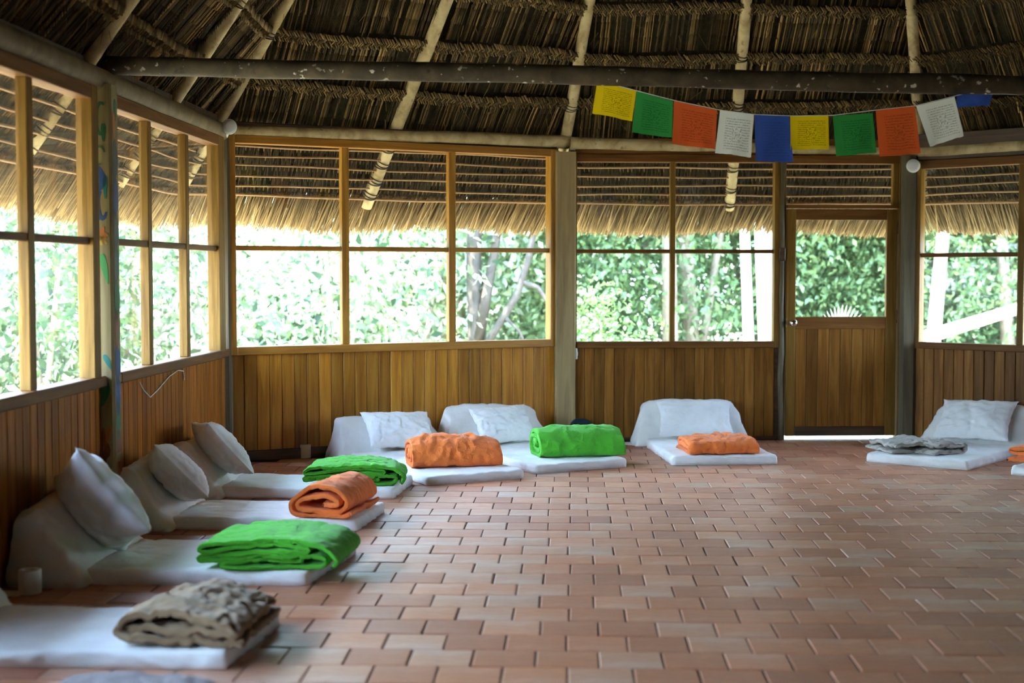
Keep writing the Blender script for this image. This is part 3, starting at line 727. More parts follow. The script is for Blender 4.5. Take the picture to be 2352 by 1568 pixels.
# ------------------------------------------------------------------ lamps
def lamp(label, loc, facing, stem_to):
    root = empty('lamp', loc); tag(root, label, 'lamp', 'round white lamps on the posts')
    Mx = Vector(facing).to_track_quat('Z', 'Y').to_matrix().to_4x4()
    MB().lathe([(.030, -.075), (.034, -.06), (.038, -.03), (.054, 0), (.057, .012), (.055, .020), (.049, .023)], 32, M=Mx).build('housing', M['plastic'], root, True)
    MB().lathe([(.047, .018), (.046, .0245), (.034, .027), (.012, .0285), (.004, .029)], 32, M=Mx).build('lens', M['lens'], root, True)
    v = Vector(stem_to) - Vector(loc)
    MB().tube([Mx @ Vector((0, 0, -.07)), v * .6 + Vector((0, 0, -.01)), v], .012, 8).build('stem', M['plastic'], root, True)
lamp('round white lamp at the far left corner above window frame', (-2.075, 10.49, 2.497), (.55, -.8, .05), (-2.12, 10.62, 2.44))
lamp('round white lamp on dark post right of the door', (3.375, 12.02, 2.328), (-.27, -.96, -.12), (3.375, 12.10, 2.34))

# ------------------------------------------------------------------ prayer flags
def flag_mat(name, col, ink):
    n = N(name); uv = n.n('ShaderNodeUVMap'); sp = n.n('ShaderNodeSeparateXYZ'); n.l(uv.outputs[0], sp.inputs[0]); u, v = sp.outputs[0], sp.outputs[1]
    ln = n.math('GREATER_THAN', n.math('SINE', n.math('MULTIPLY', v, 2 * PI * 17)), .1)
    mp = n.n('ShaderNodeMapping'); mp.inputs['Scale'].default_value = (46, 17, 1); n.l(uv.outputs[0], mp.inputs[0])
    wd = n.math('GREATER_THAN', n.noise(mp.outputs[0], 1.0, 2), .46)
    box = n.math('MULTIPLY', n.math('MULTIPLY', n.math('GREATER_THAN', u, .2), n.math('LESS_THAN', u, .92)), n.math('MULTIPLY', n.math('GREATER_THAN', v, .1), n.math('LESS_THAN', v, .88)))
    cen = n.math('MULTIPLY', n.math('LESS_THAN', n.math('ABSOLUTE', n.math('SUBTRACT', u, .55)), .14), n.math('LESS_THAN', n.math('ABSOLUTE', n.math('SUBTRACT', v, .48)), .15))
    fig = n.math('GREATER_THAN', n.noise(uv.outputs[0], 22, 3), .52)
    pr = n.math('MULTIPLY', box, n.math('ADD', n.math('MULTIPLY', n.math('MULTIPLY', ln, wd), n.math('SUBTRACT', 1.0, cen)), n.math('MULTIPLY', cen, fig)), True)
    c = n.mix(n.math('MULTIPLY', pr, ink), col, tuple(k * .22 for k in col))
    d = n.n('ShaderNodeBsdfDiffuse'); t = n.n('ShaderNodeBsdfTranslucent'); mx = n.n('ShaderNodeMixShader'); mx.inputs[0].default_value = .35
    n.l(c, d.inputs[0]); n.l(c, t.inputs[0]); n.l(d.outputs[0], mx.inputs[1]); n.l(t.outputs[0], mx.inputs[2]); n.l(mx.outputs[0], n.out.inputs[0]); return n.m
FM = {'yellow': flag_mat('yellow_flag_cotton', (.80, .58, .01), .6), 'green': flag_mat('green_flag_cotton', (.035, .26, .06), .45), 'red': flag_mat('red_flag_cotton', (.68, .11, .03), .45),
      'white': flag_mat('white_flag_cotton', (.80, .82, .80), .55), 'blue': flag_mat('blue_flag_cotton', (.04, .085, .36), .25)}
def px(x, y, d):                                            # flags hang in one plane a little behind the beam
    return Vector(((x - 1176) / 3267 * d * 1.0012, d, 1.43 - (y - 626) / 3267 * d * 1.0012))
FLG = [('yellow', (1370,190), (1459,213), (1450,281), (1359,263), 'yellow prayer flag at left end of the string'),
       ('green', (1460,213), (1543,236), (1541,319), (1449,307), 'green prayer flag second from left end of the string'),
       ('red', (1545,235), (1643,256), (1640,345), (1541,333), 'red prayer flag third from left, beside the first white flag'),
       ('white', (1650,257), (1727,266), (1722,363), (1640,353), 'white prayer flag hanging level in front of upright rafter'),
       ('blue', (1729,266), (1808,269), (1817,374), (1732,372), 'blue prayer flag hanging lowest at the middle'),
       ('yellow', (1810,270), (1897,268), (1899,345), (1811,346), 'yellow prayer flag above the door'),
       ('green', (1907,269), (1998,263), (2009,352), (1917,361), 'green prayer flag above right side of door'),
       ('red', (2005,257), (2094,246), (2108,354), (2015,362), 'red prayer flag next to the tilted white flag'),
       ('white', (2097,247), (2184,226), (2206,315), (2129,339), 'tilted white prayer flag near right end of the string'),
       ('blue', (2187,205), (2274,202), (2266,245), (2192,250), 'folded blue prayer flag tucked behind beam at right end')]
FD = 8.17; K = 14
for n_f, (cn, a, b, c_, d_, lab) in enumerate(FLG):
    q = [px(*k, FD) for k in (a, b, c_, d_)]; org = (q[0] + q[1]) / 2; v = []; f = []
    for i in range(K + 1):
        for j in range(K + 1):
            u, w = j / K, i / K; p = (q[0] * (1-u) + q[1] * u) * (1-w) + (q[3] * (1-u) + q[2] * u) * w
            p.y += (.012 * math.sin(u * 7 + n_f * 2 + w * 2) + .015 * mnoise.noise((u * 3 + n_f * 5, w * 3, 2))) * w
            p.z += .006 * mnoise.noise((u * 6 + n_f * 3, 9, w * 2)) * w
            v.append(p - org)
    for i in range(K):
        for j in range(K): f.append((i*(K+1)+j, (i+1)*(K+1)+j, (i+1)*(K+1)+j+1, i*(K+1)+j+1))
    m = MB().add(v, f).mesh('prayer_flag', FM[cn], True); uvl = m.uv_layers.new(name='UVMap')
    for lp in m.loops:
        vi = lp.vertex_index; uvl.data[lp.index].uv = ((vi % (K+1)) / K, 1 - (vi // (K+1)) / K)
    tag(obj('prayer_flag', m, None, org), lab, 'flag', 'prayer flags hanging from the beam')
sp_ = [px(*a, FD) for a in [(1362,172), (1370,189), (1459,212), (1545,234), (1650,256), (1729,266), (1810,269), (1907,268), (2005,256), (2097,246), (2186,224), (2272,203), (2290,190)]]
tag(MB().tube(sp_, .0022, 5).build('string', M['thread'], None, True), 'thin pale string tied to the beam carrying the prayer flags', 'string')

# ------------------------------------------------------------------ floor beds
def rounded_poly(pts, rad, seg=4):
    out = []; k = len(pts)
    for i in range(k):
        p0, p, p1 = Vector(pts[i-1]), Vector(pts[i]), Vector(pts[(i+1) % k]); a, b = (p0 - p), (p1 - p)
        r_ = min(rad, a.length * .45, b.length * .45); a, b = p + a.normalized() * r_, p + b.normalized() * r_
        for q in range(seg + 1):
            t = q / seg; out.append(a * (1-t)**2 + p * 2*t*(1-t) + b * t*t)
    return out
def resample(pts, n, closed=True):
    P = [Vector(p) for p in pts] + ([Vector(pts[0])] if closed else [])
    d = [0]
    for i in range(1, len(P)): d.append(d[-1] + (P[i] - P[i-1]).length)
    out = []; j = 0
    for k in range(n):
        s = d[-1] * k / (n if closed else n - 1)
        while j < len(P) - 2 and d[j+1] < s: j += 1
        t = (s - d[j]) / max(1e-9, d[j+1] - d[j]); out.append(P[j].lerp(P[j+1], min(1, t)))
    return out, d[-1]
def loft(rings):
    v = [p for r in rings for p in r]; n = len(rings[0]); f = []
    for i in range(len(rings) - 1):
        for k in range(n): f.append((i*n+k, i*n+(k+1) % n, (i+1)*n+(k+1) % n, (i+1)*n+k))
    f.append(tuple(reversed(range(n)))); f.append(tuple((len(rings)-1)*n + k for k in range(n))); return v, f

def bed(label, foot, head, L, W, H=.35, t=.07, hinge=None, run=.27, seed=0, rough_edge=1.0, skew=0.0):
    """foot: plan centre of the foot edge; head: angle foot->head. Local x runs to the head."""
    root = empty('floor_bed', (foot[0], foot[1], 0), head); tag(root, label, 'bed', 'floor beds round the walls')
    hx = hinge if hinge else L - .10 - run
    # mattress slab under a fitted sheet
    ring0, _ = resample(rounded_poly([(-W/2, 0), (W/2, 0), (W/2 - .006, t), (-W/2 + .006, t)], .022, 5), 110)
    rings = []
    xs = [0, .004, .012, .03] + list(np.linspace(.06, hx - .02, 76)) + [hx + .03]
    for i, x in enumerate(xs):
        sc = (.94, .975, .99, 1.0)[i] if i < 4 else 1.0; hz = (.82, .93, .98, 1.0)[i] if i < 4 else 1.0
        rg = []
        for p in ring0:
            y, z = p.x * sc, p.y * hz
            side = abs(y) / (W / 2); fl = fbm(x * 5, y * 5, seed, 3); wr = math.sin(x * 34 + z * 55 + 6 * fbm(x * 2, y, seed + 4, 2)) * .5 + .5
            edge = max(0, (side - .9) / .1); foot_e = max(0, 1 - x / .05)
            yy = y + math.copysign(.014 * fl + .006 * wr * rough_edge - .012 * crease(x * 3.2 - z * 9, z * 7 + x, seed, 4), y) * edge
            zz = z + (.008 * fl + .0035 * fbm(x * 16, y * 9, seed + 2, 2) - .006 * crease(x * 2.2 + y * .7, y * 4.5, seed + 3, 5)) * (1 if z > t * .6 else 0)
            xx = x - foot_e * (.012 * fbm(y * 9, z * 20, seed + 8, 2) + .004 * math.sin(y * 60)) * rough_edge
            if z < .012: zz = max(0, .003 * max(0, fl) * edge)
            rg.append((xx + skew * y, yy, max(0, zz)))
        rings.append(rg)
    v, f = loft(rings); MB().add(v, f).build('mattress', M['sheet'], root, True)
    # head end folded up against the wall, sheet draped over it
    prof, _ = resample(rounded_poly([(hx - .03, 0), (hx - .01, t * .8), (hx + run, H), (hx + run + .085, H - .02), (L, 0)], .05, 6), 96)
    cx, cz = hx + run, H * .4; rings = []
    ys = [-1, -.992, -.975, -.94] + list(np.linspace(-.88, .88, 54)) + [.94, .975, .992, 1]
    for i, yy in enumerate(ys):
        e = min(i, len(ys) - 1 - i); sc = (.90, .955, .985, 1)[e] if e < 4 else 1
        rg = []
        for p in prof:
            x, z = cx + (p.x - cx) * sc, p.y * sc if p.y > .03 else p.y
            y = yy * (W/2 - .01 + .09 * (1 - min(1, z / H)) ** 1.5 * (1 if abs(yy) > .6 else 0))
            fl = fbm(x * 6 + seed, y * 6, z * 6, 3); ed = 1 if abs(yy) > .93 else .3
            dr = (.010 * math.sin(z * 14 + x * 34 + 4 * fl) - .020 * crease(x * 4 - z * 3.5 + seed, z * 2, seed, 4)) * ed
            y += math.copysign(dr, yy) if abs(yy) > .9 else 0
            tp = crease(y * 5 + x * 1.5, x * 2 + z * 2, seed + 5, 4)
            z2 = max(0, z + (.014 * fl - .010 * tp) * (1 if z > .05 else 0) + .018 * math.sin(y * 4 + seed) * z / H - .025 * (z / H) * max(0, abs(yy) - .85) / .15)
            rg.append((x + .008 * fl * (1 if z > .05 else .2), y, z2))
        rings.append(rg)
    v, f = loft(rings); MB().add(v, f).build('backrest', M['sheet'], root, True)
    root['geo'] = (hx, run, H, t); return root, hx, run, H, t

def pillow(label, bedinfo, along, across, spin=0.0, w=.62, h=.42, th=.15, lift=0.0, lean=None, yaw=0.0, turn=0.0, seed=0):
    root, hx, run, H, t = bedinfo; a = lean if lean is not None else math.atan2(H - t, run)
    NU, NV = 52, 38; v = []; f = []
    for sgn in (1, -1):
        for i in range(NV + 1):
            for j in range(NU + 1):
                u, q = j / NU * 2 - 1, i / NV * 2 - 1
                k = ((1 - abs(u) ** 2.6) * (1 - abs(q) ** 2.6)); k = max(0, k) ** .55
                pin = 1 - .10 * (1 - q * q) * abs(u) ** 3; pin2 = 1 - .10 * (1 - u * u) * abs(q) ** 3
                x, y = u * w / 2 * pin, q * h / 2 * pin2
                nz = fbm(u * 2.2 + seed, q * 2.2, sgn, 3); wr = fbm(u * 5 + seed, q * 5, 3 + sgn, 2) * (.012 + .012 * max(abs(u), abs(q)) ** 4)
                cs = crease(u * 2.6 + .8 * q + seed, q * 1.5 - u, seed + sgn, 4) * .007 + crease(u * 5 + seed, q * 4.5, seed - sgn, 4) * .003 * (.4 + max(abs(u), abs(q)))
                v.append((x + .012 * fbm(u * 3, q * 3, seed + 7, 2), y + .012 * fbm(u * 3, q * 3, seed + 17, 2), sgn * (th / 2 * k * (1 + .22 * nz) - cs * min(1, k * 1.6)) + wr * k ** .3))
    n1 = (NU + 1) * (NV + 1)
    for i in range(NV):
        for j in range(NU):
            b = i * (NU + 1) + j; f.append((b, b + 1, b + NU + 2, b + NU + 1)); f.append((n1 + b + NU + 1, n1 + b + NU + 2, n1 + b + 1, n1 + b))
    for j in range(NU):
        f.append((j + 1, j, n1 + j, n1 + j + 1)); e = NV * (NU + 1) + j; f.append((e, e + 1, n1 + e + 1, n1 + e))
    for i in range(NV):
        b = i * (NU + 1); f.append((b, b + NU + 1, n1 + b + NU + 1, n1 + b)); e = b + NU; f.append((e + NU + 1, e, n1 + e, n1 + e + NU + 1))
    up = Vector((math.cos(a), 0, math.sin(a))); nrm = Vector((-math.sin(a), 0, math.cos(a))); wd = Vector((0, -1, 0))
    B = Matrix((wd, up, nrm)).transposed().to_4x4()
    pos = Vector((hx, across, t)) + up * along + nrm * (th * .42 + lift)
    Wm = Matrix.Translation(root.location) @ Matrix.Rotation(root.rotation_euler.z, 4, 'Z') @ Matrix.Translation(pos) @ Matrix.Rotation(turn, 4, 'Z') @ B @ Matrix.Rotation(spin, 4, 'Z') @ Matrix.Rotation(yaw, 4, 'Y')
    o = obj('pillow', MB().add(v, f).mesh('pillow', M['pillow'], True), None, M=Wm); tag(o, label, 'pillow', 'white pillows on the floor beds'); return o

HL = PI + A_LEFT - PI / 2                                   # heading of a bed whose head is at the left wall
beds = {}
def wall_left_x(y): return C0.x + (y - C0.y) * (C1.x - C0.x) / (C1.y - C0.y)
def lbed(label, foot, W, seed, rot=0.0, H=.36, **kw):
    L = (foot[0] - wall_left_x(foot[1])) - .03; run = kw.pop('run', .26)
    return bed(label, foot, HL + rot, L, W, H, .068, None, run, seed, **kw)
beds[0] = lbed('white floor bed cut off at bottom left of the picture', (-.98, 4.16), .72, 1)
beds[1] = lbed('white floor bed in front left with crumpled brown quilt on it', (-.985, 5.40), .70, 2, skew=.09, run=.16)
beds[2] = lbed('white floor bed with green quilt in left foreground', (-.865, 6.82), .78, 3, skew=.14)
beds[3] = lbed('white floor bed with coiled orange quilt, behind the green one', (-.81, 8.14), .64, 4, skew=.11)
beds[4] = lbed('white floor bed at the far end of left wall', (-.715, 9.26), .66, 5, skew=.07)
hb1 = A_B1 + PI / 2
def along1(s, out): return C1 + tb1 * s - Vector((-math.sin(A_B1), math.cos(A_B1))) * out
p5, p6 = along1(1.23, 1.78), along1(2.16, 1.62)
beds[5] = bed('white floor bed nearest the toilet roll below honey boards', p5, hb1, 1.74, .76, .32, .068, None, .26, 6)
beds[6] = bed('white floor bed against honey boards beside grey post', p6, hb1, 1.58, .78, .36, .068, None, .26, 7)
p7 = C2 + b2 * 1.15 - Vector((0, 1)) * 1.55
beds[7] = bed('white floor bed against brown boards left of the door', p7, A_B2 + PI / 2 + .02, 1.50, .80, .36, .068, None, .25, 8)
hr = A_R1 + PI / 2
tr = tr1; nr = Vector((math.cos(hr), math.sin(hr)))
p8 = C3 + tr * .83 - nr * 1.54
beds[8] = bed('white floor bed against right wall, with grey quilt', p8, hr + .06, 1.50, .80, .35, .068, None, .26, 9)
p9 = C3 + tr * 1.93 - nr * 1.53
beds[9] = bed('white floor bed cut off by right edge of the picture', p9, hr + .0, 1.50, .78, .35, .068, None, .26, 10)

pillow('white pillow standing on one corner on the bed with green quilt', beds[2], .235, .10, -.42, .62, .52, .24, .02, R(56), turn=R(44), seed=2)
pillow('plump white pillow on bed with coiled orange quilt', beds[3], .185, .05, -.25, .54, .42, .21, .02, R(48), turn=R(30), seed=3)
pillow('white pillow leaning in far left corner bed', beds[4], .21, .06, -.12, .60, .44, .19, .01, R(50), turn=R(30), seed=4)
pillow('white pillow on bed below left part of honey boards', beds[5], .125, -.03, -.05, .56, .36, .17, .022, seed=5)
pillow('white pillow on bed beside grey timber post', beds[6], .125, .0, .02, .52, .36, .16, .022, seed=6)
pillow('white pillow on bed left of the door, behind flat orange quilt', beds[7], .13, -.01, -.03, .64, .37, .16, .022, seed=7)
pillow('white pillow on bed at the right wall', beds[8], .16, .0, .03, .62, .40, .17, .02, seed=8)

# ------------------------------------------------------------------ folded and rolled quilts
def quilt(name, label, prof, th, D, mat, loc, rz, puff=.006, wr=.010, shear=0.0, taper=0.0, seed=0, ny=46, hump=0.0, sag=0.0, pinch=0.0):
    """prof: centre line of the folded cloth seen from the end; D: length along local y"""
    pts = [Vector((x, z)) for x, z in prof]
    sm = []
    for i in range(len(pts) - 1):                             # Catmull-Rom through the points
        p0, p1, p2, p3 = pts[max(i-1, 0)], pts[i], pts[i+1], pts[min(i+2, len(pts)-1)]
        for k in range(8):
            t = k / 8; sm.append(.5 * ((2*p1) + (p2-p0)*t + (2*p0-5*p1+4*p2-p3)*t*t + (3*p1-p0-3*p2+p3)*t**3))
    sm.append(pts[-1]); n_ = max(40, int(sum((sm[i+1]-sm[i]).length for i in range(len(sm)-1)) / .009))
    cl, tot = resample(sm, n_, False); n_ = len(cl)
    nr_ = []
    for i in range(n_):
        d = (cl[min(i+1, n_-1)] - cl[max(i-1, 0)]).normalized(); nr_.append(Vector((-d.y, d.x)))
    ring = []                                                 # (s, side, base point, normal)
    for i in range(n_): ring.append((i, 1))
    for k in range(1, 4): ring.append((n_-1, math.cos(PI * k / 4)))
    for i in reversed(range(n_)): ring.append((i, -1))
    for k in range(1, 4): ring.append((0, -math.cos(PI * k / 4)))
    W_ = max(p.x for p in cl) - min(p.x for p in cl); xm = sum(p.x for p in cl) / n_
    rows = []
    for j in range(ny + 1):
        y = D * j / ny; row = []; v_ = j / ny; edge = min(1, min(v_, 1 - v_) * 12)
        tp_ = 1 + taper * v_
        for (i, sd) in ring:
            s = tot * i / (n_-1); pt, nm = cl[i], nr_[i]
            pf = puff * (abs(math.sin(PI * s / .105)) ** .5 * abs(math.sin(PI * (y + .03) / .115)) ** .5 - .4)
            nz = wr * fbm(s * 7 + seed, y * 7, seed * 1.7, 3) + wr * .5 * fbm(s * 22 + seed, y * 12, seed, 2) - wr * .55 * crease(s * 6 + seed, y * 9, seed, 4) - wr * .3 * crease(s * 17, y * 15, seed + 2, 4)
            h_ = th / 2 * (.80 + .20 * edge) + pf * edge * .5
            ext = abs(sd)
            q = pt + nm * (h_ * sd)
            if ext < 1:
                d = (cl[1] - cl[0]).normalized() * -1 if i == 0 else (cl[-1] - cl[-2]).normalized()
                q = pt + nm * (h_ * sd) + d * (h_ * math.sqrt(max(0, 1 - sd * sd)))
            q = q + nm * nz
            z = q.y + hump * math.sin(PI * min(1, max(0, (q.x - min(0, xm - W_/2)) / W_))) * (q.y / .15) - sag * v_ * max(0, q.y) - pinch * abs(2 * v_ - 1) ** 4 * max(0, q.y)
            yy = y + .018 * fbm(s * 3 + seed, v_ * 2, 5, 2) + (.010 * math.sin(s * 9 + seed) if j in (0, ny) else 0)
            row.append((xm + (q.x - xm) * tp_ + shear * y, yy, max(.002, z)))
        rows.append(row)
    v, f = [p for r in rows for p in r], []; k = len(ring)
    for j in range(ny):
        for q in range(k): f.append((j*k+q, j*k+(q+1) % k, (j+1)*k+(q+1) % k, (j+1)*k+q))
    # ends: strips across the cloth with a seam pressed in between the two layers
    for j, flip in ((0, False), (ny, True)):
        base = j * k; mid0 = len(v); y_in = .007 if j == 0 else -.007
        for i in range(n_):
            a = v[base + i]; b = v[base + n_ + 3 + (n_ - 1 - i)]; v.append(((a[0]+b[0])/2, (a[1]+b[1])/2 + y_in, (a[2]+b[2])/2))
        for i in range(n_ - 1):
            a0, a1 = base + i, base + i + 1; b0, b1 = base + n_ + 3 + (n_-1-i), base + n_ + 3 + (n_-2-i); c0, c1 = mid0 + i, mid0 + i + 1
            for q in ((a0, c0, c1, a1), (c0, b0, b1, c1)): f.append(q if not flip else tuple(reversed(q)))
        e0 = [base + n_ - 1 + q for q in range(5)]; e1 = [base + 2*n_ + 2 + q for q in range(3)]
        f.append(tuple(e0 + [mid0 + n_ - 1])); f.append(tuple([base + 2*n_ + 2] + [base + 2*n_ + 3 + q for q in range(3)] + [base, mid0]))
    o = obj(name, MB().add(v, f).mesh(name, mat, True), None, loc, rz); tag(o, label, 'blanket', 'folded quilts on the beds'); return o

TOP = .071
FOLD = [(.48, .037), (.30, .036), (.14, .031), (.112, .021), (.17, .011), (.34, .012), (.50, .013), (.575, .022), (.592, .040), (.56, .058), (.35, .061), (.12, .042), (.03, .036), (.004, .047), (.04, .060), (.15, .070), (.38, .085), (.49, .080), (.512, .090), (.47, .101), (.36, .107), (.18, .094), (.05, .074), (.006, .082), (.022, .106), (.10, .118), (.22, .127), (.38, .131), (.54, .116), (.62, .083), (.648, .046), (.63, .016)]
quilt('quilt', 'bright green folded quilt on the bed in left foreground', FOLD, .0205, .50, M['q_green'], (-1.445, 6.47, TOP), R(-3), seed=1, hump=.004, shear=.04, puff=.007, wr=.011)
quilt('quilt', 'bright green folded quilt on far left bed behind orange coil', FOLD, .0205, .46, M['q_green'], (-1.33, 8.98, TOP), R(4), seed=2, hump=.004, shear=.05, taper=-.06, wr=.016, puff=.008)
COIL = [(.20, .075), (.25, .070), (.28, .085), (.24, .105), (.16, .108), (.08, .095), (.05, .070), (.07, .045), (.15, .034), (.26, .034), (.315, .060), (.318, .10), (.27, .14), (.17, .155), (.08, .135), (.015, .085), (.012, .04), (.05, .014), (.16, .012), (.30, .013), (.345, .03)]
quilt('quilt', 'orange quilt coiled into a roll on third bed of left wall', COIL, .026, .55, M['q_orange'], (-1.235, 7.86, TOP), R(-12), seed=3, hump=.018, taper=-.10, shear=.02)
ROLL = [(.12, .085), (.17, .080), (.19, .10), (.15, .118), (.09, .112), (.06, .085), (.09, .056), (.17, .047), (.235, .062), (.248, .10), (.20, .142), (.11, .148), (.035, .112), (.008, .06), (.04, .018), (.15, .013), (.25, .018), (.292, .055), (.290, .105), (.24, .160), (.14, .180), (.03, .158), (-.022, .10), (-.02, .04)]
quilt('quilt', 'orange quilt rolled sideways on bed below the honey boards', ROLL, .028, .64, M['q_orange'], (-.755, 10.12, TOP), R(-80), seed=4, wr=.022, puff=.010, taper=-.10, pinch=.22, sag=.12, hump=.02)
quilt('quilt', 'bright green quilt rolled sideways on bed beside grey post', ROLL, .030, .65, M['q_green'], (.14, 10.66, TOP), R(-78), seed=5, wr=.014, puff=.006, hump=.02, pinch=.10, sag=.05)
FLAT = [(.02, .016), (.20, .018), (.36, .018), (.42, .034), (.40, .058), (.25, .062), (.08, .060), (.03, .075), (.05, .098), (.20, .108), (.34, .104), (.43, .085), (.46, .05), (.45, .018)]
quilt('quilt', 'orange quilt folded flat on bed left of the door', FLAT, .030, .54, M['q_orange'], (1.275, 11.02, TOP), R(-84), seed=6, wr=.022, puff=.010, pinch=.15)
quilt('quilt', 'orange corner of a quilt peeking in at right edge', FLAT, .030, .5, M['q_orange'], (3.56, 10.22, TOP), R(-45), seed=7, wr=.014)
BROWN = [(.52, .014), (.36, .014), (.20, .014), (.06, .016), (.012, .045), (.03, .085), (.10, .092), (.15, .070), (.11, .045), (.16, .040), (.28, .046), (.42, .046), (.52, .055), (.50, .075), (.40, .085), (.30, .110), (.20, .128), (.12, .125)]
quilt('quilt', 'crumpled brown quilt folded on the nearest floor bed', [(.50, .014), (.36, .014), (.20, .014), (.07, .016), (.014, .042), (.03, .080), (.10, .104), (.22, .106), (.36, .094), (.46, .074), (.49, .056), (.43, .045), (.30, .044), (.15, .046), (.07, .052)], .027, .52, M['q_brown'], (-1.475, 5.15, TOP), R(-9), seed=8, wr=.020, puff=.004, taper=-.12, hump=.03, ny=44)
quilt('quilt', 'thin grey quilt spread flat on the bed at right wall', [(.0, .014), (.14, .016), (.28, .018), (.40, .02), (.45, .035), (.40, .055), (.25, .060), (.10, .052), (.03, .05)], .026, .40, M['q_grey'], (2.86, 10.64, TOP), R(14), seed=9, wr=.024, puff=.007)
quilt('quilt', 'small grey quilt bundle beside the pillow bed at right wall', [(.0, .014), (.16, .018), (.28, .02), (.32, .04), (.24, .062), (.10, .058), (.05, .075), (.14, .088)], .026, .30, M['q_grey'], (3.14, 10.52, TOP), R(28), seed=10, wr=.026, puff=.007)
quilt('quilt', 'mauve grey blanket at bottom left corner of the picture', FLAT, .034, .55, M['q_mauve'], (-1.43, 3.84, TOP), R(-4), seed=11, wr=.014, puff=.002, taper=.15)

# ------------------------------------------------------------------ small things on the floor
def roll(label, loc, r, h, mat='paper', group='toilet rolls on the floor'):
    root = empty('toilet_roll', loc); tag(root, label, 'toilet roll', group)
    MB().lathe([(r*.98, 0), (r, .004), (r*1.005, h*.5), (r, h - .004), (r*.97, h), (r*.36, h), (.02, h - .002)], 36).build('paper', M[mat], root, True)
    MB().lathe([(.021, .002), (.0215, h + .001), (.0195, h + .001), (.018, h - .02)], 20).build('core', M['card'], root, True); return root
roll('white toilet roll beside the bed in left foreground', (-2.155, 6.30, 0), .050, .105)
sh = MB(); g = 8
for i in range(g + 1):
    for j in range(g + 1): sh.v.append((-.13 + .15 * j / g, -.07 + .12 * i / g, .003 + .006 * abs(mnoise.noise((i * .6, j * .6, 3))) + .02 * max(0, j / g - .8)))
sh.f = [(i*(g+1)+j, i*(g+1)+j+1, (i+1)*(g+1)+j+1, (i+1)*(g+1)+j) for i in range(g) for j in range(g)]; sh.r = [.5] * len(sh.v)
tag(sh.build('paper_sheet', M['paper'], None, True, (-2.19, 6.28, 0)), 'flat white sheet of paper under the foreground toilet roll', 'paper')
roll('fat white toilet roll at foot of the painted post', (-2.105, 7.86, 0), .068, .105)
bw = empty('wood_carving', (-2.105, 7.86, .106)); tag(bw, 'small dark wooden carving lying on the fat toilet roll', 'ornament')
MB().tube([(-.055, .0, .006), (-.03, .01, .012), (.0, 0, .016), (.03, -.01, .018), (.055, -.005, .026)], [.008, .014, .017, .014, .005], 10, wob=.3).build('body', M['card'], bw, True)
MB().lathe([(.004, 0), (.011, .006), (.013, .016), (.008, .026), (.002, .029)], 12, M=Matrix.Translation((-.02, .01, .022))).build('knob', M['dark_wood'], bw, True)
roll('white toilet roll standing below left end of honey boards', (-1.60, 10.95, 0), .043, .105, 'ceramic')
roll('white toilet roll left of the bed before the door', (1.075, 11.92, 0), .050, .10)
MBs = MB(); 
MBs.lathe([(.078, 0), (.082, .004), (.080, .007), (.03, .005)], 28)
tag(MBs.build('saucer', M['plastic'], None, True, (1.0, 11.84, 0)), 'small white saucer beside the toilet roll near the door bed', 'saucer')
# dark bag behind the green roll
bg_ = empty('bag', (.62, 11.83, 0)); tag(bg_, 'dark teal bag slumped behind the rolled green quilt', 'bag')
rings = []
for k in range(13):
    z = .215 * k / 12; q = math.sqrt(max(0, 1 - (k / 12.4) ** 2.4)); rings.append([(.14 * q * math.cos(t) * (1 + .18 * mnoise.noise((math.cos(t) * 2, math.sin(t) * 2, z * 9))) - .05 * (k / 12) ** 2, .09 * q * math.sin(t) * (1 + .2 * mnoise.noise((math.cos(t) * 2, z * 8, math.sin(t)))), z) for t in np.linspace(0, 2*PI, 29)[:-1]])
v, f = loft(rings); MB().add(v, f).build('body', M['bag'], bg_, True)
MB().tube([(-.06, -.05, .18), (-.10, -.07, .14), (-.11, -.085, .08), (-.07, -.095, .03)], .008, 8).build('strap', M['bag'], bg_, True)

# ------------------------------------------------------------------ outside: ground, shrubs, trees
gd = MB(); g = 40
for i in range(g + 1):
    for j in range(g + 1):
        x, y = -60 + 120 * j / g, -40 + 110 * i / g
        gd.v.append((x, y, -.06 + (.12 * mnoise.noise((x * .12, y * .12, 0)) if y > 15 or abs(x) > 9 else 0)))
gd.f = [(i*(g+1)+j, i*(g+1)+j+1, (i+1)*(g+1)+j+1, (i+1)*(g+1)+j) for i in range(g) for j in range(g)]; gd.r = [.5] * len(gd.v)
tag(gd.build('ground', M['soil'], None, True), kind='structure')

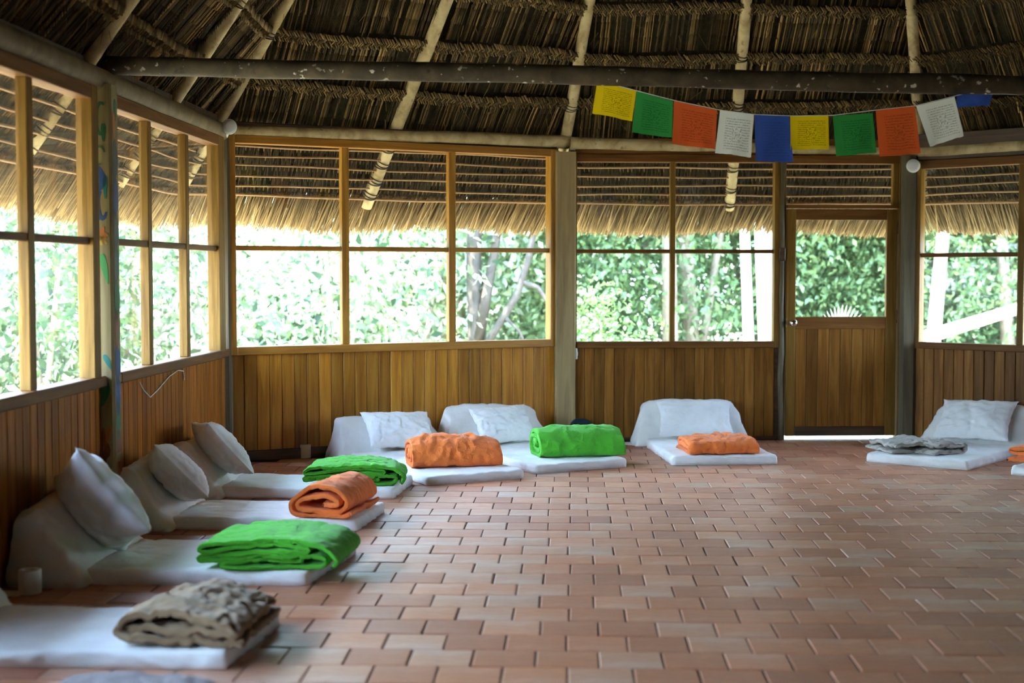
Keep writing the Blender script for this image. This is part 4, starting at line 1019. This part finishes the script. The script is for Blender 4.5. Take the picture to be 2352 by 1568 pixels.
def leaves(blobs, n_leaf, L, mat, seed, up=.45, wl=.5, shell=.55, clump=.25):
    """blobs: (cx,cy,cz,rx,ry,rz); leaf quads folded along the midrib"""
    rg = np.random.default_rng(seed); vol = np.array([b[3]*b[4]*b[5] for b in blobs]) ** .67; w = vol / vol.sum(); P = []; O = []
    for b, ww in zip(blobs, w):
        n_ = int(n_leaf * ww); d = rg.normal(size=(n_, 3)); d /= np.linalg.norm(d, axis=1)[:, None]
        rad = shell + (1 - shell) * rg.random(n_) ** .5
        cl = np.round(d * 3.0); rad = rad * (1 + clump * np.sin(cl @ np.array([12.9, 78.2, 37.7]) + seed))
        P.append(np.array(b[:3]) + d * rad[:, None] * np.array(b[3:])); O.append(d)
    P, O = np.concatenate(P), np.concatenate(O); n_ = len(P)
    nr_ = O * .8 + rg.normal(size=(n_, 3)) * .65 + np.array([0, 0, up]); nr_ /= np.linalg.norm(nr_, axis=1)[:, None]
    dv = rg.normal(size=(n_, 3)) + np.array([0, 0, -.5]) + O * .6; dv -= nr_ * (dv * nr_).sum(1)[:, None]; dv /= np.linalg.norm(dv, axis=1)[:, None]
    sv_ = np.cross(nr_, dv); ln = (L * rg.uniform(.6, 1.25, n_))[:, None]
    V = np.stack([P, P + dv * ln * .45 + sv_ * ln * wl * .5 + nr_ * ln * .08, P + dv * ln, P + dv * ln * .45 - sv_ * ln * wl * .5 + nr_ * ln * .08], 1).reshape(-1, 3)
    F = np.arange(n_ * 4).reshape(-1, 4); F = np.concatenate([F[:, [0, 1, 2]], F[:, [0, 2, 3]]])
    return np_mesh('foliage', V, F, M[mat], np.repeat(np.clip(rg.normal(.5, .25, n_), 0, 1), 4), True)
def plant(name, label, cat, loc, mesh, stems, bark, rz=0.0, scale=1.0, group=None):
    root = empty(name, loc, rz); root.scale = (scale,) * 3; tag(root, label, cat, group)
    if mesh is not None: tag(obj('foliage', mesh, root), kind='stuff')
    for nm, pts, r0, r1 in stems:
        k = len(pts); MB().tube(pts, [r0 + (r1 - r0) * i / (k - 1) for i in range(k)], 12, wob=.15, seed=r0 * 100).build(nm, M[bark], root, True)
    return root
stem = lambda h, r, sx_=0, sy_=0: ('trunk', [(0, 0, 0), (sx_*.4, sy_*.4, h*.4), (sx_, sy_, h)], r, r * .5)

# sunlit broad-leaved shrubs, left half of the view
BL = [(0, 0, 1.5, 1.5, 1.2, 1.7), (.7, -.3, .9, 1.0, .9, .9), (-.7, .2, 2.3, 1.0, 1.0, 1.1)]
sp = [leaves(BL, 3000, .15, 'leaf_sun_mix', 21 + k, clump=.3) for k in range(2)]; sl = [leaves(BL, 3600, .14, 'leaf_left', 25 + k, clump=.3) for k in range(2)]
lay = [(-2.0, 16.6, 0), (-3.3, 16.0, 0), (-5.4, 15.6, 1), (-7.2, 17.0, 1), (-3.0, 18.6, 0), (-5.2, 19.0, 1), (-8.6, 20.5, 1), (-1.2, 18.4, 0), (-6.6, 22.0, 1), (-4.5, 13.6, 1), (-9.8, 16.5, 1),
       (-8.8, 13.6, 1), (-9.4, 11.2, 1), (-9.6, 8.8, 1), (-9.3, 6.4, 1), (-9.6, 4.0, 1), (-9.2, 1.6, 1), (-11.5, 10.0, 1), (-11.6, 5.2, 1), (-11.5, 7.6, 1)]
for k, (x, y, q) in enumerate(lay):
    plant('shrub', ('sunlit pale leaved shrub outside the honey framed window', 'sunlit broad leaved shrub outside the left wall windows')[q], 'shrub', (x, y, -.1), (sp, sl)[q][k % 2], [stem(2.0, .05, .2), stem(1.7, .04, -.3, .1)], 'bark_mid', random.uniform(0, 6.28), random.uniform(.9, 1.2),
          ('shrubs outside the honey framed window', 'shrubs outside the left wall')[q])
# forest behind: small leaves lightened for haze, under added crowns that shade them
db = [leaves([(0, 0, 2.6, 2.0, 1.6, 2.6), (1.1, -.3, 1.4, 1.4, 1.2, 1.5), (-1.1, .1, 3.4, 1.5, 1.3, 1.7)], 17000, .10, 'leaf_hazed', 31 + k) for k in range(3)]
lay = [(-.6, 21.0), (1.6, 20.4), (3.6, 21.2), (5.8, 20.6), (8.2, 21.0), (10.5, 19.5), (.4, 23.5), (4.6, 24.0), (7.4, 24.5), (-3.0, 23.5), (-8.0, 25.5), (2.4, 18.6), (6.4, 18.2), (12.5, 17.0), (.9, 27.0), (3.2, 27.5), (5.5, 27.2), (8.0, 28.0), (10.6, 26.5), (9.6, 23.0), (-1.6, 27.0), (7.1, 19.6), (5.4, 19.8), (6.7, 22.6)]
for k, (x, y) in enumerate(lay):
    plant('forest_tree', 'dark green small leaved forest tree beyond the back windows', 'tree', (x, y, -.1), db[k % 3], [stem(4.2, .10, .3, .1), stem(3.2, .06, -.5)], 'bark_mid', random.uniform(0, 6.28), random.uniform(.9, 1.15), 'forest trees behind the building')
cb = [leaves([(0, 0, 6.6, 3.0, 2.6, 1.3), (1.8, .6, 7.4, 2.2, 2.0, 1.1), (-1.8, -.5, 7.2, 2.2, 2.0, 1.1)], 8500, .20, 'leaf_hazed', 41 + k) for k in range(2)]  # crowns out of view, added to keep the sun off the forest
for k, (x, y) in enumerate([(.60, 17.5), (2.0, 17.8), (5.05, 18.3), (7.6, 17.2), (2.40, 20.5), (5.95, 21.5), (9.8, 20.4), (10.8, 15.5), (-.9, 20.6)]):
    plant('added_shade_tree', 'added tall tree, unseen crown shades the forest beyond back windows', 'tree', (x, y, -.1), cb[k % 2], [stem(6.6, .11, .3, .3)], 'bark_mid', random.uniform(0, 6.28), 1.0, 'added shade trees behind the building')
# light green bush low in the window left of the door
plant('shrub', 'light green bush low behind the window left of the door', 'shrub', (.95, 15.2, -.1), leaves([(0, 0, .55, .42, .5, .75), (.4, .1, .3, .5, .5, .6), (-.2, 0, 1.0, .35, .4, .45)], 2600, .08, 'leaf_mid', 51), [stem(1.0, .025)], 'bark_mid')
# trees with visible trunks
plant('forked_tree', 'pale forked tree with bending branches outside honey framed window', 'tree', (-.42, 16.8, -.1), leaves([(0, 0, 5.2, 2.0, 1.6, 1.2), (1.2, .2, 4.4, 1.2, 1.2, .9)], 3500, .13, 'leaf_mid', 61),
      [('trunk', [(0, 0, 0), (0, 0, .8), (-.03, 0, 1.6), (.0, 0, 3.2), (.1, .1, 5.0)], .12, .07), ('branch', [(.02, -.05, .75), (.12, -.08, 1.25), (.20, -.1, 1.7), (.35, -.1, 2.6), (.6, 0, 4.4)], .075, .03),
       ('branch', [(.02, -.1, .5), (.22, -.16, .85), (.47, -.2, 1.25), (.60, -.2, 1.65), (.72, -.2, 2.2), (.95, -.1, 4.0)], .05, .03), ('branch', [(.55, -.2, 1.42), (.72, -.22, 1.36), (.86, -.22, 1.15), (.93, -.22, .9)], .033, .018),
       ('branch', [(.35, -.2, 1.0), (.5, -.25, .86), (.62, -.28, .6)], .022, .012)], 'bark_shaded')
plant('white_trunk', 'thin white sunlit trunk seen in window beside the door', 'tree', (2.50, 15.0, -.1), None, [('trunk', [(.02, 0, 0), (0, 0, .8), (-.05, 0, 1.9), (-.1, 0, 4.6)], .062, .05)], 'bark_pale')
plant('white_trunk', 'thick white sunlit trunk just left of the door', 'tree', (2.63, 14.5, -.1), None, [('trunk', [(.02, 0, 0), (-.01, 0, .8), (-.06, 0, 1.9), (-.1, 0, 4.6)], .115, .09)], 'bark_pale')
plant('leaning_trunk', 'white sunlit leaning trunk in the window at right edge', 'tree', (4.43, 15.0, -.1), None, [('trunk', [(-.02, 0, 0), (.02, 0, .8), (.07, 0, 1.5), (.12, 0, 2.1), (.16, 0, 4.4)], .085, .055)], 'bark_pale')
plant('fallen_trunk', 'white sunlit fallen trunk slanting across window at right edge', 'log', (4.45, 15.9, -.1), None, [('trunk', [(-.25, 0, .66), (.15, 0, .80), (.6, 0, .94), (1.25, 0, 1.14), (2.2, 0, 1.42), (3.4, 0, 1.75)], .085, .05), ('branch', [(3.3, 0, 1.74), (3.4, 0, .9), (3.45, 0, 0)], .05, .06), ('branch', [(-.2, 0, .68), (-.3, .1, .3), (-.35, .1, 0)], .06, .06)], 'bark_pale')
# spiky plant seen through the door glass
pm = MB()
for k in range(13):
    t = -1.0 + 2.0 * k / 12; dx, dz = .16 * math.sin(t * 1.1), .36 * math.cos(t * .9)
    pm.add([(-.012, 0, .82), (.012, 0, .82), (dx + .012, -.05, .82 + dz * .7), (dx * 1.5, -.09, .82 + dz), (dx - .012, -.05, .82 + dz * .7)], [(0, 1, 2, 3, 4)], .8)
root = empty('palm_plant', (3.28, 14.2, -.06)); tag(root, 'small spiky palm seen low in the door glass', 'plant')
pm.build('fronds', M['leaf_sun_mix'], root); MB().tube([(0, 0, 0), (0, 0, .4), (.0, 0, .83)], .03, 8).build('stem', M['bark_mid'], root, True)
